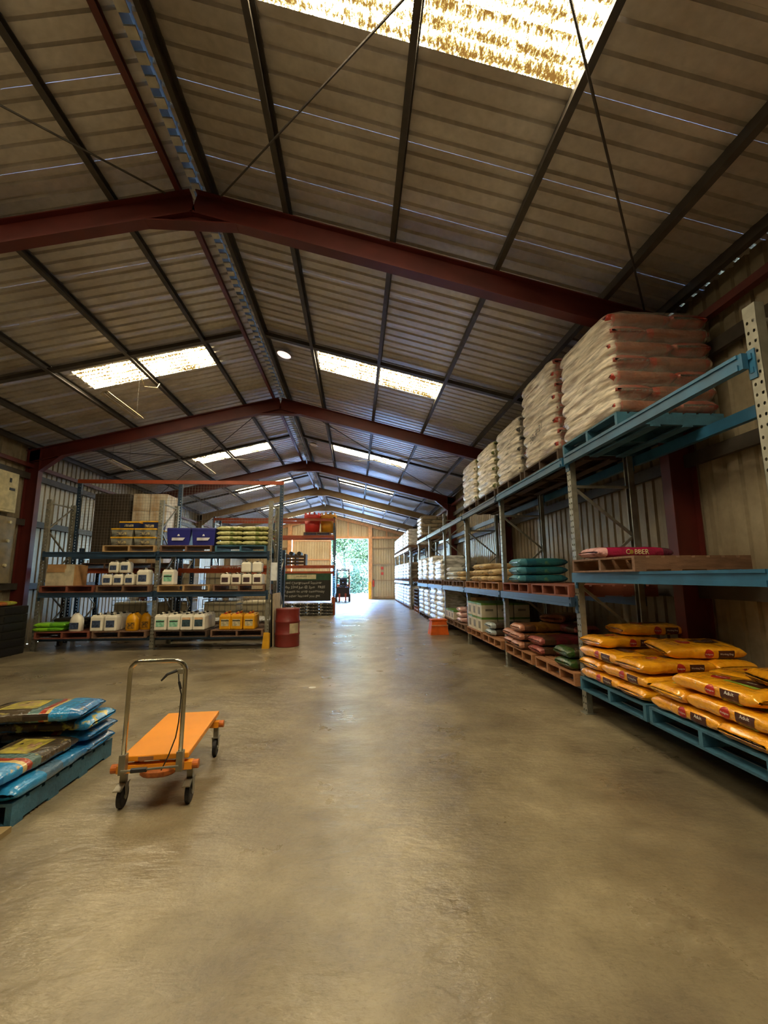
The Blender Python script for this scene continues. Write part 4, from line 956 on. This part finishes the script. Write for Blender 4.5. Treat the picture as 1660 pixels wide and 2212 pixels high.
# chalkboard
cbd = thing('chalkboard', 'large chalkboard with handwriting and a pale header strip', 'sign', (-2.22, 18.88, .60))
MB().box((-1.14,0,0),(1.14,.03,1.16)).build('board', mat('board_black','26231e',.75,0,.1,6), cbd)
MB().box((-1.15,-.006,.88),(1.15,-.001,1.17)).build('green_header', mat('board_green','1f4a30',.6), cbd)
MB().box((-.74,-.014,.93),(.50,-.008,1.12)).build('header_strip', mat('strip_cream','cfc8a0',.5), cbd)
MB().box((1.12,-.01,.0),(1.15,.035,1.17)).build('edge', mat('board_edge','6a6a3a',.6), cbd)
t1 = MB(); flat_text(t1, 'blackboard', (-.12,-.018,1.01), (1,0,0), (0,0,1), .10); t1.build('header_lettering', P_BLK, cbd)
CHK = mat('chalk', 'b8b4aa', .9)
for i, (s_, z) in enumerate([('sed Chargrowed Seminar', .72), ('rsday 22nd Jun @ 2pm   FREE', .54), ('all guests on crop community', .36), ('the other learned you get', .17)]):
    t = MB(); flat_text(t, s_, (-.02-.08*(i == 3),-.004,z), (1,.0,.0), (.0,0,1), .15, jit=.012); t.build('chalk_line', CHK, cbd)
# black and white bags at the foot of the mid racking
BW = sack_mat('black_white_bag', [(0,'25221f'),(.12,'c8c0ac'),(.16,'2a2622'),(.84,'25221f')], .35, 'b8b09a', (.56,.62), .3, 5)
sack_proto('bw', .58, .44, .13, BW, 70, name='bag')
for i, x in enumerate((-3.0,-2.4,-1.85,-1.27)):
    for k in range(4): put_sack('bw', x, 18.9+.02, .0+.13*k, .0, 'black and white bag on the floor under the chalkboard, %s pile, %s' % (['leftmost','second','third','rightmost'][i], ['lowest','second up','third up','top'][k]), 'bags under the chalkboard')

# forklift by the far door
fk = thing('forklift', 'dark forklift truck parked just inside the far doorway', 'forklift', (-.86, 28.6, 0))
FO = mat('forklift_orange','c06a20',.5); FD = mat('forklift_dark','2e2420',.5,0,.15)
MB().box((-.45,.1,.3),(.45,1.5,.95), bev=.04).build('body', FD, fk); MB().box((-.45,1.3,.25),(.45,1.8,1.15), bev=.08).build('counterweight', FO, fk)
for sx in (-1,1):
    MB().box((sx*.40-.03,-.1,.1),(sx*.40+.03,0,2.05)).build('mast_rail', FD, fk); m_ = MB(); m_.bar((sx*.44,.15,.9),(sx*.40,.5,2.12),.05,.05); m_.bar((sx*.44,1.5,.95),(sx*.40,1.3,2.12),.05,.05); tag(m_.build('guard_post', FO if sx > 0 else FD, fk), kind=None)
    m_ = MB(); m_.box((sx*.2-.05,-1.0,.05),(sx*.2+.05,-.05,.09)); m_.build('fork', FD, fk); MB().box((sx*.2-.06,-.13,.08),(sx*.2+.06,-.10,.55)).build('fork_shank', mat('fork_red','9a4030',.5), fk)
    for yy, r in ((.25,.28),(1.4,.22)): wq = MB(); wq.tube([(sx*.38,yy,r),(sx*.5,yy,r)], r, 18); wq.build('wheel', BLACK, fk)
MB().box((-.42,.45,2.10),(.42,1.35,2.16)).build('overhead_guard', FD, fk); MB().box((-.25,.75,.95),(.25,1.2,1.05),bev=.02).build('seat', BLACK, fk); MB().box((-.25,1.15,1.0),(.25,1.25,1.5),bev=.03).build('seat_back', BLACK, fk)
for z in (.3,.9,1.5,2.0): MB().box((-.4,-.08,z),(.4,-.03,z+.07)).build('mast_crossbar', FD, fk)
m_ = MB(); m_.tube([(0,.45,.95),(0,.35,1.25)], .02, 8); m_.build('steering_column', FD, fk)

# left edge: dark stack with sacks, switch box, door panel
for k in range(6):
    b_ = thing('dark_bin', 'dark pallet bin by the left wall, %s from the floor' % ORD[k], 'bin', (-7.66, 9.45, k*.17), 0, 'stacked dark bins')
    MB().box((-.42,-.75,.0),(.42,.75,.165), bev=.01).build('tray', mat('bin_black','1a1712',.7), b_); MB().box((.40,-.6,.03),(.43,-.1,.13)).build('slot', BLACK, b_); MB().box((.40,.1,.03),(.43,.6,.13)).build('slot', BLACK, b_)
sack_proto('yg', .6, .4, .10, sack_mat('lime_orange_sack', [(0,'b8b838'),(.6,'b86a34')], .4, '8a8a2a', (.5,.7), .2), 80, name='small_sack')
put_sack('yg', -7.62, 9.85, 1.02, -1.4, 'small yellow-green sack on top of the dark bins at the left edge', None); put_sack('yg', -7.75, 9.2, 1.02, -1.5, 'second yellow-green sack on the dark bins, at the picture edge', None)
sb = thing('switch_box', 'cream electrical switch box high on the left wall', 'switchboard', (XL+.07, 9.98, 3.1))
MB().box((0,-.35,0),(.16,.38,.92),bev=.01).build('case', mat('cream_enamel','cfc49a',.5), sb); MB().box((.16,-.3,.05),(.17,.33,.87)).build('door', MATS['cream_enamel'], sb)
MB().box((.17,.12,.5),(.175,.28,.56)).build('switch', CAPS, sb); MB().box((.17,.10,.68),(.175,.16,.78)).build('warning_mark', CAPS, sb)
cnd = MB(); cnd.tube([(XL+.1,10.1,.1),(XL+.1,10.1,3.1)], .018, 8); tag(cnd.build('conduit', PURL), 'thin conduit running down from the switch box', 'pipe')
mc2 = thing('wall_cabinet', 'tan metal cabinet with round knobs under the switch box', 'cabinet', (XL+.07, 9.9, 1.5))
MB().box((0,-.45,0),(.14,.55,1.5),bev=.01).build('case', mat('tan_enamel','86785a',.55), mc2)
for z in (.4,.95,1.38): k_ = MB(); k_.tube([(.14,.35,z),(.18,.35,z)], .035, 12); k_.build('knob', MATS['cream_enamel'], mc2)

# ------------------------------------------------------------------ foreground left: blue pallet with sacks
pallet(-3.395, 3.20, 0, W_BL, 'blue pallet on the floor at the lower left under blue sacks', pi/2, group=None)
PS = sack_mat('blue_printed_sack', [(0,'2a2620'),(.10,'4a3f30'),(.50,'55706e'),(.62,'9a3a24'),(.67,'c8b070'),(.71,'2a86c0'),(.9,'1f6fae')], .22, 'a89a5a', (.62,.72), .7, 9)
PS2 = sack_mat('blue_sack', [(0,'2a86c0'),(.35,'4a6a84'),(.6,'2a78b0'),(.9,'1f6fae')], .22, '9ab0b8', (.66,.76), .7, 6)
PS3 = sack_mat('brown_printed_sack', [(0,'3a2e22'),(.2,'55422c'),(.75,'3a2e22'),(.85,'2a86c0')], .24, 'b0a840', (.52,.60), .6, 7)
def deco_p(s):
    a = MB(); patch(a, s.top, -.26, .02, -.12, .12, 10, 6); b = MB(); patch(b, s.top, -.20, -.02, -.04, .10, 8, 5, 0, True); c = MB(); patch(c, s.side, -.02, .16, -.018, .028, 8, 3)
    t = MB(); sack_text(t, s.side, 'Premium', .07, -.008, .03)
    return [('picture_panel', a.mesh('picture_panel', mat('print_olive','6a6034',.4,0,.3,14,col2='a89a3c'))), ('picture', b.mesh('picture', mat('print_fawn','b09070',.4,0,.3,16,col2='6a4a3a'))), ('side_panel', c.mesh('side_panel', mat('print_darkbrown','33281e',.4)))]
sack_proto('bp', .76, .44, .102, PS, 90, deco_p, 22, 26, name='pet_food_sack'); sack_proto('b2', .74, .42, .102, PS2, 95, None, 22, 26, name='pet_food_sack'); sack_proto('b3', .72, .44, .102, PS3, 99, deco_p, 22, 26, name='pet_food_sack')
GB_ = 'blue pet food sacks on the floor pallet'
X0 = -3.40
for k in range(2):
    for i, (x, y, r, w_) in enumerate([(-2.45, 3.57-.02*k, pi/2, 'at the aisle edge, near half'), (-2.62, 4.13, 0, 'at the far edge'), (-3.17, 3.95, pi/2, 'at the back'), (-2.98, 3.42, 0.02, 'at the near edge')]):
        if k == 1 and i == 0: continue
        put_sack('b2' if k == 0 else 'bp', x+.04, y, .15+.102*k, r+(pi if i == 3 else 0), 'blue sack, %s layer on the floor pallet, %s' % (ORD[k], w_), GB_)
put_sack('bp', -2.48, 3.50, .252, -pi/2+pi*0-.06, 'large blue-ended sack along the aisle edge of the floor pallet, second layer', GB_, 0)
put_sack('b3', -2.55, 4.08, .354, .04, 'brown sack with yellow print, third layer, under the top sack', GB_, 0)
put_sack('bp', -2.62, 3.98, .456, .10, 'topmost sack on the floor pallet, brown body with blue end', GB_, 1)
pw = MB().box((-3.5,2.2,.0),(-2.19,3.16,.035)).build('plywood_sheet', mat('plywood','a08a60',.7,0,.15)); tag(pw, 'plain plywood sheet on the floor at the lower left corner', 'sheet')

# ------------------------------------------------------------------ lift trolley
tr = thing('lift_trolley', 'orange lift-table trolley with chrome push handle standing on the floor', 'trolley', (-1.42, 3.42, 0), .09)
ORT = mat('trolley_orange', 'e8931e', .42, 0, .04, 3)
MB().box((-.225,-.06,.325),(.225,.93,.362),bev=.006).build('platform', ORT, tr)
MB().box((-.16,-.02,.27),(-.12,.88,.30)).build('base_rail', ORT, tr); MB().box((.12,-.02,.27),(.16,.88,.30)).build('base_rail', ORT, tr)
b = MB(); b.box((-.25,-.06,.25),(.25,0,.30)); b.build('cross_beam', ORT, tr); b = MB(); b.box((-.25,.80,.25),(.25,.86,.30)); b.build('cross_beam', ORT, tr)
for s_ in (-1,1):
    c = MB(); c.tube([(s_*.25,-.03,.275),(s_*.29,-.03,.275)], .03, 14); c.build('bumper', mat('bumper_orange','c86a20',.5), tr)
    c = MB(); c.tube([(s_*.25,.83,.275),(s_*.29,.83,.275)], .03, 14); c.build('bumper', MATS['bumper_orange'], tr)
    a = MB(); a.bar((s_*.1,.05,.31),(s_*.1,.8,.315),.02,.03); a.build('scissor_arm', ORT, tr)
hp = []
hw_ = .185; rr = .075
for p in [(-hw_,-.12,.31),(-hw_,-.12,.7)]: hp.append(p)
for a in range(0, 91, 15): hp.append((-hw_+rr-rr*cos(radians(a)), -.12-.02*(a/90), .94+rr*sin(radians(a))))
for a in range(90, -1, -15): hp.append((hw_-rr+rr*cos(radians(a)), -.12-.02*(a/90), .94+rr*sin(radians(a))))
for p in [(hw_,-.12,.7),(hw_,-.12,.31)]: hp.append(p)
h = MB(); h.smooth = True; h.tube(hp, .0155, 14); h.build('push_handle', CHROME, tr)
for s_ in (-1,1): MB().box((s_*hw_-.022,-.145,.27),(s_*hw_+.022,-.09,.40),bev=.004).build('handle_bracket', mat('zinc','9a9484',.35,.7), tr)
q = MB(); q.tube([(-hw_,-.15,.30),(hw_,-.15,.31)], .008, 8); q.build('tie_rod', MATS['zinc'], tr)
q = MB(); q.tube([(-.12,-.15,.301),(-.02,-.15,.303)], .016, 10); q.build('grip', CAPS, tr)
q = MB(); q.lathe([(.09,.225),(.10,.235),(.10,.26),(.07,.27)], (.02,-.04,0), 18, sx=1.2, sy=.7); q.build('pump', mat('pump_orange','a85a20',.5,0,.2,30), tr)
q = MB(); q.box((hw_-.05,-.14,.92),(hw_-.005,-.11,.955),bev=.004); q.build('lever_mount', MATS['zinc'], tr)
q = MB(); q.tube([(hw_-.05,-.14,.945),(hw_-.11,-.16,.925),(hw_-.145,-.17,.885)], [.011,.010,.006], 8); q.build('release_lever', CAPS, tr)
q = MB(); q.tube([(hw_-.04,-.14,.92),(hw_-.03,-.15,.85),(hw_-.012,-.145,.78),(hw_-.018,-.145,.6),(hw_-.03,-.15,.5),(hw_-.07,-.155,.38),(hw_-.12,-.12,.28)], .0045, 6); q.build('cable', CAPS, tr)
q = MB(); q.tube([(hw_-.032,-.148,.87),(hw_-.018,-.148,.82)], .009, 8); q.build('cable_adjuster', CAPS, tr)
MB().box((-.11,-.066,.330),(-.01,-.0605,.355)).build('plate', mat('rating_plate','9a6a4a',.4), tr)
def castor(x, y, swivel, brake):
    w_ = MB(); w_.smooth = False; w_.tube([(x-.018,y,.075),(x-.014,y,.075),(x+.014,y,.075),(x+.018,y,.075)], [.062,.075,.075,.062], 26); o = w_.build('wheel', BLACK, tr)
    hb = MB(); hb.tube([(x-.026,y,.075),(x+.026,y,.075)], .022, 14); hb.build('hub', MATS['zinc'], o)
    f = MB()
    for s_ in (-1,1): f.prof([(-.014,0),(.014,0),(.035,.09),(-.035,.09)], (x+s_*.023,y,.07), (x+s_*.027,y,.07), (0,0,1)); 
    f.box((x-.04,y-.04,.158),(x+.04,y+.04,.25)) if False else f.box((x-.03,y-.04,.158),(x+.03,y+.04,.166)); f.box((x-.02,y-.02,.166),(x+.02,y+.02,.25)); tag(f.build('fork', MATS['zinc'], tr))
    if brake: p = MB(); p.prof([(-.028,0),(.028,0),(.022,.008),(-.022,.008)], (x,y-.04,.165), (x,y-.11,.145), (0,0,1)); p.build('brake_pedal', MATS['zinc'], tr)
castor(-.225, .02, 0, True); castor(.225, .02, 0, True); castor(-.225, .84, 0, False); castor(.225, .84, 0, False)

# ------------------------------------------------------------------ lamps, spots
def batten(x, y0, y1, z, label, on=False):
    t = thing('strip_light', label, 'lamp', (x, (y0+y1)/2, z)); L = (y1-y0)/2
    b = MB(); b.prof([(-.10,-.03),(-.04,.03),(.04,.03),(.10,-.03),(.09,-.03),(.035,.02),(-.035,.02),(-.09,-.03)], (0,-L,0), (0,L,0)); b.build('reflector', mat('reflector_white','b8a888',.5), t)
    for s_ in (-1,1):
        q = MB(); q.tube([(s_*.03,-L,-.01),(s_*.03,L,-.01)], .013, 10); q.build('tube', mat('tube_glass','e8dcc8',.3), t)
        hx = MB(); hx.tube([(0,s_*L*.8,.03),(0,s_*L*.8,rz_(x)+.14-z)], .003, 5); hx.build('hanger', PURL, t)
batten(-4.6, 7.75, 9.0, 4.97, 'hanging strip light under the left skylight of the nearer bay')
batten(-6.2, 10.9, 11.9, 4.55, 'strip light near the left wall above the racking')
batten(-4.6, 12.4, 13.8, 4.93, 'hanging strip light under the left skylight of the next bay')
wr2 = MB(); wr2.tube([(-4.25,8.15,5.6),(-4.2,8.3,5.35),(-4.05,8.5,5.42),(-4.1,8.7,5.6)], .008, 6); tag(wr2.build('hanging_cable', mat('cable_cream','b8a070',.5)), 'loop of cream cable hanging by the left skylight', 'cable')
LENS = mat('lamp_lens_lit','f0e0dc',.25); LENS.node_tree.nodes['Principled BSDF'].inputs['Emission Color'].default_value = (1,.82,.78,1); LENS.node_tree.nodes['Principled BSDF'].inputs['Emission Strength'].default_value = 1.0
for i, (x, y) in enumerate([(-1.52, 8.46), (-1.5, 14.6)]):
    t = thing('round_lamp', 'round white lamp under the roof right of the ridge, %s' % ['nearer','farther'][i], 'lamp', (x, y, rz_(x)+.05)); t.rotation_euler = (0, math.atan(SL), 0)
    b = MB(); b.smooth = True; b.lathe([(.05,.07),(.10,.04),(.165,0),(.15,-.004)], n=28); b.build('housing', MATS['reflector_white'], t)
    d = MB(); d.lathe([(.145,-.004),(.12,-.02),(.06,-.028),(.0,-.03)], n=28); d.build('lens', LENS if i == 0 else mat('lamp_lens','f0e4e0',.25), t)
sp_ = MB(); sp_.lathe([(.055,.0005),(.05,.002)], (-.63,6.67,0), 18); tag(sp_.build('paint_spot', mat('spot_white','dcdad2',.6)), 'small white paint spot on the floor in mid aisle', 'mark')
# fire notices on the far wall
for i, (x, z) in enumerate([(1.95,2.15),(1.95,1.75)]):
    b = MB().box((x-.09,YE-.10,z),(x+.09,YE-.09,z+.2)).build('wall_sign', mat('sign_red','c8402a',.5)); tag(b, 'small red sign on the right part of the end wall, %s' % ['upper','lower'][i], 'sign')
fx = thing('fire_extinguisher', 'red fire extinguisher hung by the right door post', 'extinguisher', (1.3, YE-.2, .9))
b = MB(); b.smooth = True; b.lathe([(.07,0),(.075,.02),(.075,.38),(.04,.46),(.025,.48)], n=20); b.build('cylinder', MATS['sign_red'], fx); MB().box((-.04,-.02,.48),(.05,.02,.53)).build('valve', CAPS, fx)

# ------------------------------------------------------------------ outside: gum trees, container, hedge
def tree(x, y, h, seed, label, group='gum trees beyond the yard'):
    rnd = random.Random(seed); t = thing('gum_tree', label, 'tree', (x, y, 0), 0, group)
    tb = MB(); tips = []
    def br(p, d, L, r, dep):
        pts = [p]; q = p.copy(); dd = d.copy()
        for i in range(4): dd = (dd+Vector((rnd.uniform(-.16,.16), rnd.uniform(-.16,.16), rnd.uniform(-.04,.12)))).normalized(); q = q+dd*(L/4); pts.append(q.copy())
        tb.tube(pts, [r*(1-.11*i) for i in range(5)], 7); tips.extend(pts[2:] if dep < 2 else pts[1:])
        if dep < 3:
            for _ in range(3 if dep else 4):
                a = rnd.uniform(0, 2*pi); nd = (dd+Vector((cos(a), sin(a), rnd.uniform(-.1,.5)))*.75).normalized(); br(pts[rnd.choice((2,3,4))], nd, L*.68, r*.52, dep+1)
    br(Vector((0,0,0)), Vector((rnd.uniform(-.15,.15),0,1)).normalized(), h*.42, h*.022, 0)
    tb.smooth = True; tb.build('trunk', mat('gum_bark','5a5044',.85,0,.2,8), t)
    lf = MB()
    for p in tips:
        for _ in range(46):
            c = p+Vector((rnd.gauss(0,.55), rnd.gauss(0,.55), rnd.gauss(0,.45))); a = Vector((rnd.uniform(-1,1), rnd.uniform(-1,1), rnd.uniform(-1,.2))).normalized(); b_ = a.cross(Vector((rnd.uniform(-1,1),rnd.uniform(-1,1),.3))).normalized()
            l_, w_ = rnd.uniform(.2,.36), .06; lf.add([c, c+a*l_*.5+b_*w_, c+a*l_, c+a*l_*.5-b_*w_], [(0,1,2,3)])
    tag(lf.build('foliage', mat('gum_leaf','50561e',.6,0,.15,2), t), kind='stuff')
for i, (x, y, h) in enumerate([(-.2,47,9),(1.6,50,10),(-2.6,52,11),(.3,56,13),(3.2,58,12),(-1.4,60,13)]):
    tree(x, y, h, 11+i, 'grey-barked gum tree beyond the yard, %s nearest' % ['','second','third','fourth','fifth','sixth'][i] if i else 'grey-barked gum tree beyond the yard, nearest the shed')
cn = thing('shipping_container', 'pale blue steel container standing outside left of the doorway', 'container', (-3.15, 40, 0))
MB().box((-1.2,-1.2,-.02),(1.2,4.8,2.6)).build('shell', mat('container_blue','8fc4e0',.5), cn)
for k in range(12): MB().box((-1.16+k*.2,-1.235,.2),(-1.08+k*.2,-1.2,2.5)).build('rib', MATS['container_blue'], cn)
for i in range(7):
    rnd = random.Random(90+i); t = thing('shrub', 'grey-green shrub at the back of the yard, %s from the left' % ORD[i].replace('bottom','first'), 'shrub', (-7+2.3*i, 44, 0), 0, 'shrubs at the back of the yard')
    lf = MB()
    for _ in range(2200):
        c = Vector((rnd.gauss(0,.7), rnd.gauss(0,.5), abs(rnd.gauss(1.1,.8)))); a = Vector((rnd.uniform(-1,1), rnd.uniform(-1,1), rnd.uniform(-.3,1))).normalized(); b_ = a.cross(Vector((.3,.7,.2))).normalized()
        lf.add([c, c+a*.12+b_*.05, c+a*.25, c+a*.12-b_*.05], [(0,1,2,3)])
    tag(lf.build('foliage', mat('shrub_leaf','484e24',.7,0,.15,2), t), kind='stuff'); st_ = MB(); st_.tube([(0,0,0),(0,0,.7)], .03, 6); st_.build('stem', MATS['gum_bark'], t)
